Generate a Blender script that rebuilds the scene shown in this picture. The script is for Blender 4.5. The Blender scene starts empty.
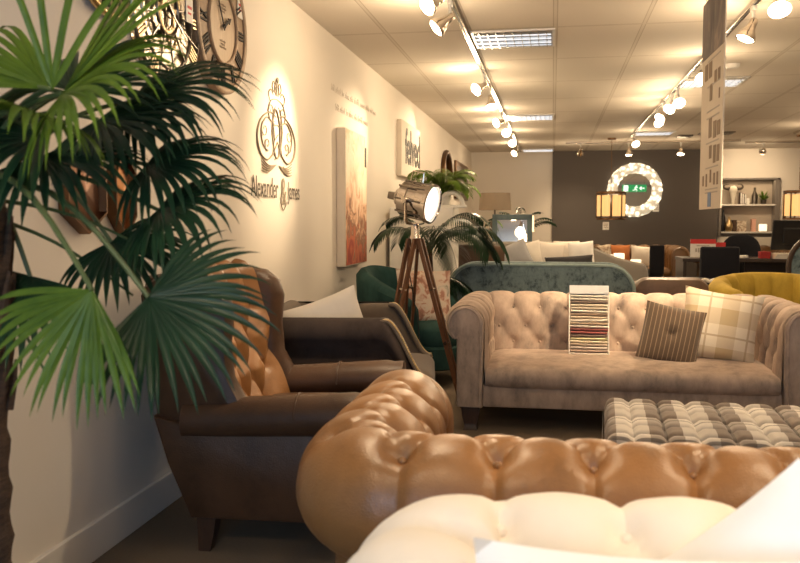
import bpy, bmesh, math, random
import numpy as np
from mathutils import Vector, Matrix, Euler, Quaternion
random.seed(7); rng = np.random.default_rng(7)
PI = math.pi
sc = bpy.context.scene
col = sc.collection

# ------------------------------------------------------------------ materials
def nodes(name):
    m = bpy.data.materials.new(name); m.use_nodes = True
    nt = m.node_tree; b = nt.nodes['Principled BSDF']
    return m, nt, b
def N(nt, t, **kw):
    n = nt.nodes.new(t)
    for k, v in kw.items():
        if k in n.inputs.keys(): n.inputs[k].default_value = v
        else: setattr(n, k, v)
    return n
def c4(c): return (c[0], c[1], c[2], 1)
def mixcol(nt, fac, a, b):
    n = nt.nodes.new('ShaderNodeMix'); n.data_type = 'RGBA'
    for i, v in ((0, fac), (6, a), (7, b)):
        if hasattr(v, 'links') or isinstance(v, bpy.types.NodeSocket): nt.links.new(v, n.inputs[i])
        else: n.inputs[i].default_value = v if i == 0 else c4(v)
    return n.outputs[2]
def ramp(nt, fac, stops):
    r = nt.nodes.new('ShaderNodeValToRGB'); e = r.color_ramp.elements
    while len(e) < len(stops): e.new(.5)
    for i, (p, c) in enumerate(stops): e[i].position = p; e[i].color = c4(c)
    nt.links.new(fac, r.inputs[0]); return r.outputs[0]
def noise(nt, co, scale, detail=4, rough=.6):
    n = N(nt, 'ShaderNodeTexNoise', Scale=scale, Detail=detail, Roughness=rough)
    nt.links.new(co, n.inputs['Vector']); return n.outputs['Fac']
def objco(nt): return nt.nodes.new('ShaderNodeTexCoord').outputs['Object']
def bump(nt, b, h, strength, dist=.01):
    n = N(nt, 'ShaderNodeBump', Strength=strength, Distance=dist)
    nt.links.new(h, n.inputs['Height']); nt.links.new(n.outputs[0], b.inputs['Normal'])
def math_(nt, op, a, b=None):
    n = nt.nodes.new('ShaderNodeMath'); n.operation = op
    for i, v in enumerate((a, b)):
        if v is None: continue
        if isinstance(v, bpy.types.NodeSocket): nt.links.new(v, n.inputs[i])
        else: n.inputs[i].default_value = v
    return n.outputs[0]
def scaled(nt, co, s):
    n = nt.nodes.new('ShaderNodeMapping'); n.inputs['Scale'].default_value = s
    nt.links.new(co, n.inputs['Vector']); return n.outputs[0]

def mplain(name, c, rough=.6, metal=0, var=.06, scale=12, bmp=.0, bscale=200, spec=.5):
    m, nt, b = nodes(name); co = objco(nt)
    f = noise(nt, co, scale)
    lo = [max(0, x * (1 - var)) for x in c]; hi = [min(1, x * (1 + var)) for x in c]
    nt.links.new(mixcol(nt, f, lo, hi), b.inputs['Base Color'])
    b.inputs['Roughness'].default_value = rough; b.inputs['Metallic'].default_value = metal
    b.inputs['Specular IOR Level'].default_value = spec
    if bmp: bump(nt, b, noise(nt, co, bscale), bmp, .004)
    return m
def mleather(name, c, c2, rough=.38, scale=5, spec=.5):
    m, nt, b = nodes(name); co = objco(nt); b.inputs['Specular IOR Level'].default_value = spec
    f = noise(nt, co, scale, 6, .65)
    nt.links.new(ramp(nt, f, [(.3, c2), (.5, c), (.72, [min(1, x * 1.22) for x in c])]), b.inputs['Base Color'])
    r = math_(nt, 'ADD', math_(nt, 'MULTIPLY', noise(nt, co, 14), .22), rough - .11)
    nt.links.new(r, b.inputs['Roughness'])
    v = N(nt, 'ShaderNodeTexVoronoi', Scale=220.); nt.links.new(co, v.inputs['Vector'])
    h = math_(nt, 'ADD', math_(nt, 'MULTIPLY', v.outputs['Distance'], .35), math_(nt, 'MULTIPLY', noise(nt, co, 26, 5), 1.2))
    bump(nt, b, h, .22, .006)
    return m
def mvelvet(name, c, c2, sheen=.5, scale=7, stretch=(1, 1, .5), tint=None):
    m, nt, b = nodes(name); co = objco(nt)
    f = noise(nt, scaled(nt, co, stretch), scale, 6, .7)
    nt.links.new(ramp(nt, f, [(.33, c2), (.5, c), (.68, [min(1, x * 1.25) for x in c])]), b.inputs['Base Color'])
    b.inputs['Roughness'].default_value = .85; b.inputs['Specular IOR Level'].default_value = .2
    b.inputs['Sheen Weight'].default_value = sheen; b.inputs['Sheen Roughness'].default_value = .35
    b.inputs['Sheen Tint'].default_value = c4(tint or [min(1, x * 1.6) for x in c])
    bump(nt, b, noise(nt, co, 90, 4), .15, .003)
    return m
def mfabric(name, c, var=.1, scale=30, weave=600, sheen=.15):
    m, nt, b = nodes(name); co = objco(nt)
    f = noise(nt, co, scale, 5)
    nt.links.new(mixcol(nt, f, [x * (1 - var) for x in c], [min(1, x * (1 + var)) for x in c]), b.inputs['Base Color'])
    b.inputs['Roughness'].default_value = .92; b.inputs['Specular IOR Level'].default_value = .15
    b.inputs['Sheen Weight'].default_value = sheen
    bump(nt, b, noise(nt, co, weave, 2), .2, .002)
    return m
def mwood(name, c, c2, axis=2, rough=.45):
    m, nt, b = nodes(name); co = objco(nt)
    s = [14, 14, 14]; s[axis] = 1.4
    f = noise(nt, scaled(nt, co, s), 3.2, 6, .7)
    nt.links.new(ramp(nt, f, [(.3, c2), (.7, c)]), b.inputs['Base Color'])
    b.inputs['Roughness'].default_value = rough
    bump(nt, b, f, .12, .004)
    return m
def memit(name, c, s, base=(.8, .8, .8)):
    m, nt, b = nodes(name)
    b.inputs['Base Color'].default_value = c4(base)
    b.inputs['Emission Color'].default_value = c4(c); b.inputs['Emission Strength'].default_value = s
    return m
def mmetal(name, c, rough=.25):
    return mplain(name, c, rough, 1, .05, 20)
def mglass(name, c=(.95, .97, .97), mix=.12):
    m = bpy.data.materials.new(name); m.use_nodes = True; nt = m.node_tree; nt.nodes.clear()
    o = N(nt, 'ShaderNodeOutputMaterial'); t = N(nt, 'ShaderNodeBsdfTransparent'); g = N(nt, 'ShaderNodeBsdfGlossy')
    t.inputs[0].default_value = c4(c); g.inputs['Roughness'].default_value = .02
    x = N(nt, 'ShaderNodeMixShader'); x.inputs[0].default_value = mix
    nt.links.new(t.outputs[0], x.inputs[1]); nt.links.new(g.outputs[0], x.inputs[2]); nt.links.new(x.outputs[0], o.inputs[0])
    return m
def mleaf(name, c, c2, trans=.25):
    m, nt, b = nodes(name); co = objco(nt)
    f = noise(nt, co, 9, 4)
    cc = ramp(nt, f, [(.3, c2), (.7, c)])
    nt.links.new(cc, b.inputs['Base Color']); b.inputs['Roughness'].default_value = .34; b.inputs['Specular IOR Level'].default_value = .22
    t = N(nt, 'ShaderNodeBsdfTranslucent'); nt.links.new(cc, t.inputs[0])
    x = N(nt, 'ShaderNodeMixShader'); x.inputs[0].default_value = trans
    out = [n for n in nt.nodes if n.type == 'OUTPUT_MATERIAL'][0]
    nt.links.new(b.outputs[0], x.inputs[1]); nt.links.new(t.outputs[0], x.inputs[2]); nt.links.new(x.outputs[0], out.inputs[0])
    return m
def mplaid(name, base, band, line, px, py, duty=.5, lines=True, ax=(0, 1), wx_=.5, off=0, lc=None):
    m, nt, b = nodes(name); co = objco(nt)
    sp = nt.nodes.new('ShaderNodeSeparateXYZ'); nt.links.new(co, sp.inputs[0])
    def fr(i, p, off=0): return math_(nt, 'FRACT', math_(nt, 'ADD', math_(nt, 'DIVIDE', sp.outputs[i], p), off + 10))
    fx, fy = fr(ax[0], px, off), fr(ax[1], py); lc = duty + (1 - duty) / 2 if lc is None else lc
    bx, by = math_(nt, 'LESS_THAN', fx, duty), math_(nt, 'LESS_THAN', fy, duty)
    k = math_(nt, 'ADD', math_(nt, 'MULTIPLY', bx, wx_), math_(nt, 'MULTIPLY', by, 1 - wx_))
    c = mixcol(nt, k, base, band)
    if lines:
        lx = math_(nt, 'LESS_THAN', math_(nt, 'ABSOLUTE', math_(nt, 'SUBTRACT', fx, lc)), .025)
        ly = math_(nt, 'LESS_THAN', math_(nt, 'ABSOLUTE', math_(nt, 'SUBTRACT', fy, duty + (1 - duty) / 2)), .025)
        c = mixcol(nt, math_(nt, 'MULTIPLY', math_(nt, 'MAXIMUM', lx, ly), .7), c, line)
    f = noise(nt, co, 40, 4)
    c2 = mixcol(nt, math_(nt, 'MULTIPLY', f, .25), c, [x * .6 for x in base])
    nt.links.new(c2, b.inputs['Base Color'])
    b.inputs['Roughness'].default_value = .9; b.inputs['Specular IOR Level'].default_value = .15
    b.inputs['Sheen Weight'].default_value = .15
    bump(nt, b, noise(nt, co, 500, 2), .2, .002)
    return m

M = {}
M['wall'] = mplain('cream_wall_paint', (.80, .74, .66), .75, 0, .02, 3, .04, 300, .3)
M['ceil'] = None
M['grey'] = mplain('grey_wall_paint', (.125, .108, .098), .7, 0, .04, 2, .04, 300, .3)
M['base'] = mplain('white_gloss_trim', (.80, .76, .70), .4, 0, .02)
M['tan'] = mleather('tan_leather', (.235, .108, .036), (.145, .064, .021), .36, 5)
M['brown'] = mleather('brown_leather', (.060, .030, .016), (.034, .017, .009), .42, 5, .3)
M['brown2'] = mleather('far_brown_leather', (.14, .075, .04), (.08, .04, .02), .45, 4)
M['beige'] = mvelvet('beige_velvet', (.41, .315, .25), (.25, .20, .17), .5, 9, (1, 1, .45))
M['taupe'] = mfabric('taupe_linen', (.135, .105, .08), .14, 40, 500)
M['espresso'] = mvelvet('espresso_velvet', (.042, .030, .026), (.025, .018, .016), .12, 8)
M['teal'] = mvelvet('teal_velvet', (.125, .17, .18), (.03, .05, .058), .45, 22, (1, 1, .8), (.5, .65, .65))
M['tealpipe'] = mvelvet('pale_teal_piping', (.30, .38, .36), (.24, .32, .30), .3)
M['bottle'] = mvelvet('dark_green_velvet', (.022, .060, .055), (.012, .04, .038), .2)
M['mustard'] = mvelvet('mustard_velvet', (.42, .29, .045), (.32, .21, .03), .3, 5)
M['greyfab'] = mfabric('warm_grey_fabric', (.26, .235, .205), .06)
M['cream'] = mfabric('cream_linen', (.82, .75, .66), .03, 20, 400, .1)
M['white'] = mfabric('white_cotton', (.90, .87, .82), .03, 20, 400, .1)
M['ivory'] = mfabric('ivory_cushion', (.86, .79, .69), .06, 20)
M['charcoal'] = mfabric('charcoal_fabric', (.05, .048, .05), .1)
M['silver'] = mfabric('silver_grey_fabric', (.38, .38, .39), .08)
M['brownsuede'] = mfabric('dark_brown_suede', (.10, .06, .04), .1)
M['darkwood'] = mwood('dark_wood', (.060, .028, .014), (.025, .012, .007))
M['tripod'] = mwood('walnut_wood', (.17, .068, .026), (.075, .028, .012))
M['paleboard'] = mwood('weathered_clock_wood', (.36, .245, .15), (.25, .165, .10), 2, .6)
M['clockface'] = mwood('pale_clock_face', (.43, .32, .21), (.34, .24, .15), 1, .6)
M['ink'] = mplain('dark_ink', (.022, .017, .014), .7, spec=.2)
M['black'] = mplain('black_plastic', (.012, .012, .013), .4)
M['blackfab'] = mfabric('black_fabric', (.012, .012, .016), .1)
M['desk'] = mwood('dark_desk_wood', (.05, .03, .02), (.025, .015, .01), 0)
M['chrome'] = mmetal('chrome', (.86, .84, .82), .12)
M['nickel'] = mmetal('polished_nickel', (.62, .56, .50), .16)
M['gun'] = mmetal('gunmetal', (.16, .14, .12), .3)
M['gold'] = mmetal('antique_gold', (.62, .46, .24), .32)
M['oldgold'] = mmetal('dull_brass', (.34, .26, .15), .42)
M['copper'] = mmetal('copper', (.46, .22, .10), .3)
M['bronze'] = mmetal('dark_bronze', (.16, .09, .05), .35)
M['whitemetal'] = mplain('white_enamel', (.78, .76, .72), .35)
M['whitebox'] = mplain('white_plinth_paint', (.84, .81, .76), .5)
M['mirror'] = mmetal('mirror_glass', (.93, .93, .92), .015)
M['fern'] = mleaf('light_palm_green', (.135, .21, .024), (.06, .115, .014), .3)
M['palm'] = mleaf('dark_shaded_palm_green', (.020, .052, .022), (.010, .030, .014), .15)  # darker leaf green: own dark tone plus shade put into the colour
M['stalk'] = mplain('palm_stalk', (.07, .10, .03), .5, 0, .2)
M['trunk'] = None
M['pot'] = mplain('dark_pot', (.04, .03, .025), .5)
M['whitepot'] = mplain('white_pot_glaze', (.82, .79, .73), .35)
M['paper'] = mplain('white_card', (.80, .77, .72), .7)
M['red'] = mplain('red_print', (.55, .03, .03), .6)
M['redbox'] = mplain('red_card', (.35, .02, .02), .6)
M['bulb'] = memit('lamp_face', (1, .86, .66), 30)
M['tubelight'] = memit('lit_glass_tube', (1, .58, .20), 1.0, (.45, .30, .15))
M['smallshade'] = memit('lit_lamp_shade', (1, .66, .32), 2.2)
M['candle'] = memit('lit_candle_glass', (1, .76, .48), 1.6)
M['taupeshade'] = mfabric('taupe_lamp_shade', (.34, .27, .20), .05)
M['glass'] = mglass('clear_glass')
M['hair'] = mplain('coconut_fibre', (.10, .05, .025), .9, 0, .3, 30, .3, 60)
M['pink'] = mplain('pink_card', (.75, .42, .32), .6)
M['bone'] = mplain('bone', (.72, .66, .55), .6)
M['horn'] = mplain('horn', (.05, .035, .025), .4)
M['ringtext'] = mplain('wall_lettering', (.085, .065, .05), .7)
M['crest'] = mplain('crest_taupe_gold', (.26, .21, .15), .6)
M['faint'] = mplain('faint_wall_lettering', (.745, .68, .595), .6)
M['wheel'] = M['black']

def special_materials():
    # ceiling tiles with T-bar grid (object coordinates = world)
    m, nt, b = nodes('ceiling_tile'); co = objco(nt)
    sp = nt.nodes.new('ShaderNodeSeparateXYZ'); nt.links.new(co, sp.inputs[0])
    fx = math_(nt, 'FRACT', math_(nt, 'ADD', math_(nt, 'DIVIDE', sp.outputs[0], .6), 20.0))
    fy = math_(nt, 'FRACT', math_(nt, 'ADD', math_(nt, 'DIVIDE', math_(nt, 'SUBTRACT', sp.outputs[1], .27), 1.2), 20.0))
    dx = math_(nt, 'MULTIPLY', math_(nt, 'MINIMUM', fx, math_(nt, 'SUBTRACT', 1, fx)), .6)
    dy = math_(nt, 'MULTIPLY', math_(nt, 'MINIMUM', fy, math_(nt, 'SUBTRACT', 1, fy)), 1.2)
    d = math_(nt, 'MINIMUM', dx, dy)
    edge = math_(nt, 'LESS_THAN', d, .012); gap = math_(nt, 'LESS_THAN', math_(nt, 'ABSOLUTE', math_(nt, 'SUBTRACT', d, .013)), .0035)
    base = mixcol(nt, noise(nt, co, 60, 3), (.70, .64, .56), (.75, .69, .61))
    c = mixcol(nt, edge, base, (.66, .60, .52)); c = mixcol(nt, gap, c, (.50, .43, .35))
    nt.links.new(c, b.inputs['Base Color']); b.inputs['Roughness'].default_value = .8
    b.inputs['Specular IOR Level'].default_value = .25
    bump(nt, b, noise(nt, co, 90, 3), .06, .004); M['ceil'] = m
    # carpet
    m, nt, b = nodes('beige_carpet'); co = objco(nt)
    f = noise(nt, co, 90, 6, .8); g = noise(nt, co, 1.3, 3)
    c = mixcol(nt, f, (.135, .105, .075), (.24, .19, .14)); c = mixcol(nt, math_(nt, 'MULTIPLY', g, .4), c, (.16, .125, .095))
    nt.links.new(c, b.inputs['Base Color']); b.inputs['Roughness'].default_value = .95; b.inputs['Specular IOR Level'].default_value = .1
    bump(nt, b, f, .5, .01); M['carpet'] = m
    # palm trunk
    m, nt, b = nodes('palm_trunk_fibre'); co = objco(nt)
    f = noise(nt, scaled(nt, co, (3, 3, 14)), 6, 6, .75)
    nt.links.new(ramp(nt, f, [(.3, (.03, .016, .009)), (.7, (.14, .075, .04))]), b.inputs['Base Color'])
    b.inputs['Roughness'].default_value = .9; bump(nt, b, f, .9, .02); M['trunk'] = m
    # ribbed brown stripe cushion
    m, nt, b = nodes('brown_pinstripe'); co = objco(nt)
    sp = nt.nodes.new('ShaderNodeSeparateXYZ'); nt.links.new(co, sp.inputs[0])
    fx = math_(nt, 'FRACT', math_(nt, 'ADD', math_(nt, 'DIVIDE', sp.outputs[0], .026), 20))
    l = math_(nt, 'LESS_THAN', fx, .2)
    base = mixcol(nt, noise(nt, co, 25), (.065, .04, .024), (.10, .062, .036))
    nt.links.new(mixcol(nt, math_(nt, 'MULTIPLY', l, .36), base, (.42, .31, .20)), b.inputs['Base Color'])
    b.inputs['Roughness'].default_value = .85; b.inputs['Sheen Weight'].default_value = .3; M['pinstripe'] = m
    # floral / abstract prints
    def blobs(name, scale, stops, stretch=(1, 1, 1), grad=None):
        m, nt, b = nodes(name); co = objco(nt)
        n = N(nt, 'ShaderNodeTexNoise', Scale=scale, Detail=5., Roughness=.6, Distortion=1.2)
        nt.links.new(scaled(nt, co, stretch), n.inputs['Vector'])
        f = n.outputs['Fac']
        if grad:
            sp = nt.nodes.new('ShaderNodeSeparateXYZ'); nt.links.new(co, sp.inputs[0])
            g = math_(nt, 'ADD', math_(nt, 'MULTIPLY', sp.outputs[2], grad[0]), grad[1])
            f = math_(nt, 'ADD', math_(nt, 'MULTIPLY', f, grad[2]), g)
        nt.links.new(ramp(nt, f, stops), b.inputs['Base Color']); b.inputs['Roughness'].default_value = .7
        return m
    M['art'] = blobs('abstract_paint', 6, [(.08, (.30, .035, .02)), (.22, (.55, .13, .05)), (.33, (.22, .10, .05)), (.45, (.70, .40, .24)),
                     (.6, (.80, .66, .48)), (.78, (.85, .77, .62)), (.95, (.72, .58, .38))], (1, 1, .85), (.66, -.02, 1.1))
    M['artedge'] = mplain('canvas_edge', (.70, .62, .52), .8)
    M['floral'] = blobs('floral_print', 9, [(.3, (.16, .10, .07)), (.42, (.42, .20, .14)), (.5, (.62, .50, .40)), (.6, (.58, .51, .43)), (.72, (.12, .13, .08))])
    M['kilim'] = blobs('pale_patterned_print', 14, [(.35, (.24, .14, .08)), (.5, (.62, .50, .38)), (.6, (.80, .72, .60))])
    M['photo'] = blobs('dark_banner_photo', 5, [(.3, (.06, .05, .055)), (.55, (.16, .13, .12)), (.75, (.40, .30, .22))], (1, 2, .4))
    M['tealframe'] = mwood('teal_painted_frame', (.10, .15, .16), (.06, .10, .11))
    M['plaid'] = mplaid('checked_wool', (.72, .66, .58), (.20, .15, .115), (.05, .035, .025), .236, .28, .5, True, (0, 1), .72, .25, .25)
    M['softplaid'] = mplaid('pale_check_wool', (.78, .69, .55), (.50, .38, .22), (.42, .30, .18), .23, .23, .42, True, (0, 2))
    # faceted light ring
    m, nt, b = nodes('lit_crystal_ring'); co = objco(nt)
    v = N(nt, 'ShaderNodeTexVoronoi', Scale=11.); nt.links.new(co, v.inputs['Vector'])
    s = math_(nt, 'ADD', math_(nt, 'MULTIPLY', math_(nt, 'SUBTRACT', .58, v.outputs['Distance']), 5.0), .6)
    b.inputs['Base Color'].default_value = (.8, .75, .65, 1)
    b.inputs['Emission Color'].default_value = (1, .84, .58, 1); nt.links.new(math_(nt, 'MAXIMUM', s, .35), b.inputs['Emission Strength']); M['ring'] = m
    M['louvre'] = mmetal('louvre_aluminium', (.85, .85, .85), .2)
    M['tubewhite'] = memit('fluorescent_tube', (.85, .92, 1), 1.1)
    M['green'] = memit('exit_sign_green', (.02, .35, .12), .6, (.02, .3, .1))
    M['exitwhite'] = memit('exit_sign_white', (.9, 1, .92), 1.5)
    M['blueprint'] = mplain('blue_print', (.12, .20, .36), .6)
    M['bannerpaper'] = mplain('banner_paper', (.62, .54, .44), .7)
    M['brownprint'] = mplain('brown_print', (.22, .15, .09), .7)
    M['greyprint'] = mplain('grey_print', (.40, .36, .31), .7)
    M['recess'] = mplain('alcove_paint', (.40, .335, .27), .75)
    M['post'] = mplain('grey_post', (.20, .175, .155), .6)
    M['sky'] = None
special_materials()

# ------------------------------------------------------------------ mesh builder
class MB:
    def __init__(s): s.v = []; s.f = []; s.m = []; s.mi = 0
    def add(s, v, f, Mx=None):
        o = len(s.v)
        if Mx is not None: v = [tuple(Mx @ Vector(p)) for p in v]
        s.v += [tuple(map(float, p)) for p in v]; s.f += [tuple(int(i) + o for i in q) for q in f]; s.m += [s.mi] * len(f)
        return s
    def grid(s, P, cu=False, cv=False, Mx=None):
        P = np.asarray(P); nu, nv = P.shape[:2]
        idx = np.arange(nu * nv).reshape(nu, nv)
        f = []
        for i in range(nu if cu else nu - 1):
            for j in range(nv if cv else nv - 1):
                i2, j2 = (i + 1) % nu, (j + 1) % nv
                f.append((idx[i, j], idx[i2, j], idx[i2, j2], idx[i, j2]))
        return s.add(P.reshape(-1, 3).tolist(), f, Mx)
    def box(s, c, d, b=.0, seg=2, Mx=None):
        bm = bmesh.new(); bmesh.ops.create_cube(bm, size=1)
        for v in bm.verts: v.co = Vector((v.co.x * d[0], v.co.y * d[1], v.co.z * d[2])) + Vector(c)
        if b > 0: bmesh.ops.bevel(bm, geom=bm.edges[:], offset=min(b, min(d) * .49), segments=seg, profile=.5, affect='EDGES')
        bm.verts.index_update()
        s.add([v.co[:] for v in bm.verts], [[v.index for v in f.verts] for f in bm.faces], Mx); bm.free(); return s
    def tube(s, pts, r, n=8, cap=True, closed=False, Mx=None, flat=None):
        pts = [Vector(p) for p in pts]; k = len(pts)
        rs = r if isinstance(r, (list, tuple)) else [r] * k
        P = []; up = None
        for i in range(k):
            t = (pts[(i + 1) % k] - pts[i - 1]) if closed else (pts[min(i + 1, k - 1)] - pts[max(i - 1, 0)])
            t.normalize()
            if up is None: up = Vector((0, 0, 1)) if abs(t.z) < .9 else Vector((1, 0, 0))
            a = t.cross(up)
            if a.length < 1e-4: a = t.orthogonal()
            a.normalize(); bb = a.cross(t).normalized(); up = bb
            P.append([(pts[i] + a * (math.cos(2 * PI * j / n) * rs[i]) + bb * (math.sin(2 * PI * j / n) * rs[i]))[:] for j in range(n)])
        o = len(s.v); s.grid(P, closed, True, Mx)
        if cap and not closed:
            s.f += [tuple(o + j for j in range(n)), tuple(o + (k - 1) * n + j for j in range(n))]; s.m += [s.mi] * 2
        return s
    def lathe(s, prof, n=24, Mx=None, c=(0, 0, 0)):
        P = [[(c[0] + r * math.cos(2 * PI * j / n), c[1] + r * math.sin(2 * PI * j / n), c[2] + z) for j in range(n)] for r, z in prof]
        return s.grid(P, False, True, Mx)
    def sq(s, c, r, e1=.3, e2=.25, nu=40, nv=20, Mx=None, crown=0):
        def p(x, e): return math.copysign(abs(x) ** e, x)
        P = []
        for i in range(nu):
            a = 2 * PI * i / nu; row = []
            for j in range(nv + 1):
                b = -PI / 2 + PI * j / nv
                k = p(math.cos(b), e1)
                x, y, z = k * p(math.cos(a), e2), k * p(math.sin(a), e2), p(math.sin(b), e1)
                zz = z * r[2] + (crown * (1 - x * x) * (1 - y * y) if z > 0 else 0)
                row.append((c[0] + x * r[0], c[1] + y * r[1], c[2] + zz))
            P.append(row)
        return s.grid(P, True, False, Mx)
    def prism(s, outl, fn, t0, t1, bev=0):
        n = len(outl)
        ctr = (sum(p[0] for p in outl) / n, sum(p[1] for p in outl) / n)
        rings = [(outl, t0), (outl, t1)]
        if bev:
            def inset(k):
                o = []
                for i, p in enumerate(outl):
                    a, b = Vector(outl[i - 1]), Vector(outl[(i + 1) % n]); d = (b - a)
                    nn = Vector((-d.y, d.x)); nn = nn.normalized() if nn.length else nn
                    o.append((p[0] + nn.x * k, p[1] + nn.y * k))
                return o
            area = sum(outl[i - 1][0] * outl[i][1] - outl[i][0] * outl[i - 1][1] for i in range(n))
            sg = 1 if area > 0 else -1; st = 1 if t1 > t0 else -1
            rings = [(inset(sg * bev), t0), (inset(sg * bev * .3), t0 + st * bev * .3), (outl, t0 + st * bev), (outl, t1 - st * bev), (inset(sg * bev * .3), t1 - st * bev * .3), (inset(sg * bev), t1)]
        P = [[fn(p[0], p[1], t) for p in o] for o, t in rings]
        base = len(s.v); s.grid(P, False, True)
        s.f += [tuple(base + j for j in range(n)), tuple(base + (len(rings) - 1) * n + j for j in range(n))]; s.m += [s.mi] * 2
        return s
    def pillow(s, w, h, t, Mx=None, n=18, dip=None, pinch=.07):
        g = np.linspace(-1, 1, n + 1); X, Y = np.meshgrid(g, g, indexing='ij')
        th = (np.clip(1 - np.abs(X) ** 2.2, 0, 1) * np.clip(1 - np.abs(Y) ** 2.2, 0, 1)) ** .52
        if dip: th = th - dip * np.exp(-((X * w) ** 2 + (Y * h) ** 2) / .0032)
        x = X * w / 2 * (1 - pinch * (1 - Y ** 2)); y = Y * h / 2 * (1 - pinch * (1 - X ** 2))
        rip = .03 * np.sin(X * 7 + Y * 3) * (1 - X ** 2) * (1 - Y ** 2)
        for sg in (1, -1): s.grid(np.stack([x, sg * -t / 2 * (th + rip * (sg > 0)), y], -1), Mx=Mx)
        return s

def children_of(o): return [c for c in bpy.data.objects if c.parent == o]
def put(name, mb, mat, parent=None, smooth=True, ang=42, loc=None, rot=None):
    me = bpy.data.meshes.new(name); me.from_pydata(mb.v, [], mb.f); me.update()
    for mm in (mat if isinstance(mat, (list, tuple)) else [mat]): me.materials.append(mm)
    if len(me.materials) > 1: me.polygons.foreach_set('material_index', mb.m)
    bm = bmesh.new(); bm.from_mesh(me); bmesh.ops.remove_doubles(bm, verts=bm.verts, dist=1e-5)
    bmesh.ops.recalc_face_normals(bm, faces=bm.faces); bm.to_mesh(me); bm.free()
    if smooth:
        me.polygons.foreach_set('use_smooth', [True] * len(me.polygons)); me.set_sharp_from_angle(angle=math.radians(ang))
    o = bpy.data.objects.new(name, me); col.objects.link(o)
    if parent: o.parent = parent
    if loc: o.location = loc
    if rot: o.rotation_euler = rot
    return o
def tag(o, label, cat, group=None):
    o['label'] = label; o['category'] = cat
    if group: o['group'] = group
    return o
def thing(name, label, cat, loc=(0, 0, 0), rz=0, group=None):
    o = bpy.data.objects.new(name, None); col.objects.link(o); o.empty_display_size = .1
    o.location = loc; o.rotation_euler = (0, 0, math.radians(rz)); return tag(o, label, cat, group)
def struct(name, mb, mat, **k):
    o = put(name, mb, mat, **k); o['kind'] = 'structure'; return o
def copy_tree(o, parent=None):
    c = o.copy(); col.objects.link(c)
    if parent: c.parent = parent; c.matrix_parent_inverse = o.matrix_parent_inverse
    for ch in children_of(o): copy_tree(ch, c)
    return c
def textmesh(txt, size, extrude=.004, sx=1.0, align='CENTER', bold=0):
    cu = bpy.data.curves.new('t', 'FONT'); cu.body = txt; cu.size = size; cu.extrude = extrude; cu.align_x = align; cu.offset = bold
    o = bpy.data.objects.new('t', cu); col.objects.link(o); bpy.context.view_layer.update()
    me = bpy.data.meshes.new_from_object(o.evaluated_get(bpy.context.evaluated_depsgraph_get()))
    v = [(p.co.x * sx, p.co.y, p.co.z) for p in me.vertices]; f = [tuple(p.vertices) for p in me.polygons]
    bpy.data.objects.remove(o); bpy.data.curves.remove(cu); bpy.data.meshes.remove(me)
    return v, f
def wallM(y, z, x=-1.6):  # local (a right, b up, c out) -> left wall
    return Matrix(((0, 0, 1, x), (1, 0, 0, y), (0, 1, 0, z), (0, 0, 0, 1)))
def tuft(P, Nn, U, V, buttons, segs, A, w, B, wb, mask=1.0, A2=0., w2=.06):
    UU, VV = np.meshgrid(U, V, indexing='ij'); d = np.full(UU.shape, 9.)
    for (a, b, c, e) in segs:
        du, dv = c - a, e - b; L2 = du * du + dv * dv + 1e-12
        t = np.clip(((UU - a) * du + (VV - b) * dv) / L2, 0, 1)
        d = np.minimum(d, np.hypot(UU - a - t * du, VV - b - t * dv))
    db = np.full(UU.shape, 9.)
    for (a, b) in buttons: db = np.minimum(db, np.hypot(UU - a, VV - b))
    h = A * (1 - np.exp(-(d / w) ** 1.35)) + A2 * (1 - np.exp(-(d / w2) ** 2)) - B * np.exp(-(db / wb) ** 1.6)
    return P + Nn * (h * mask)[..., None]

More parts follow.
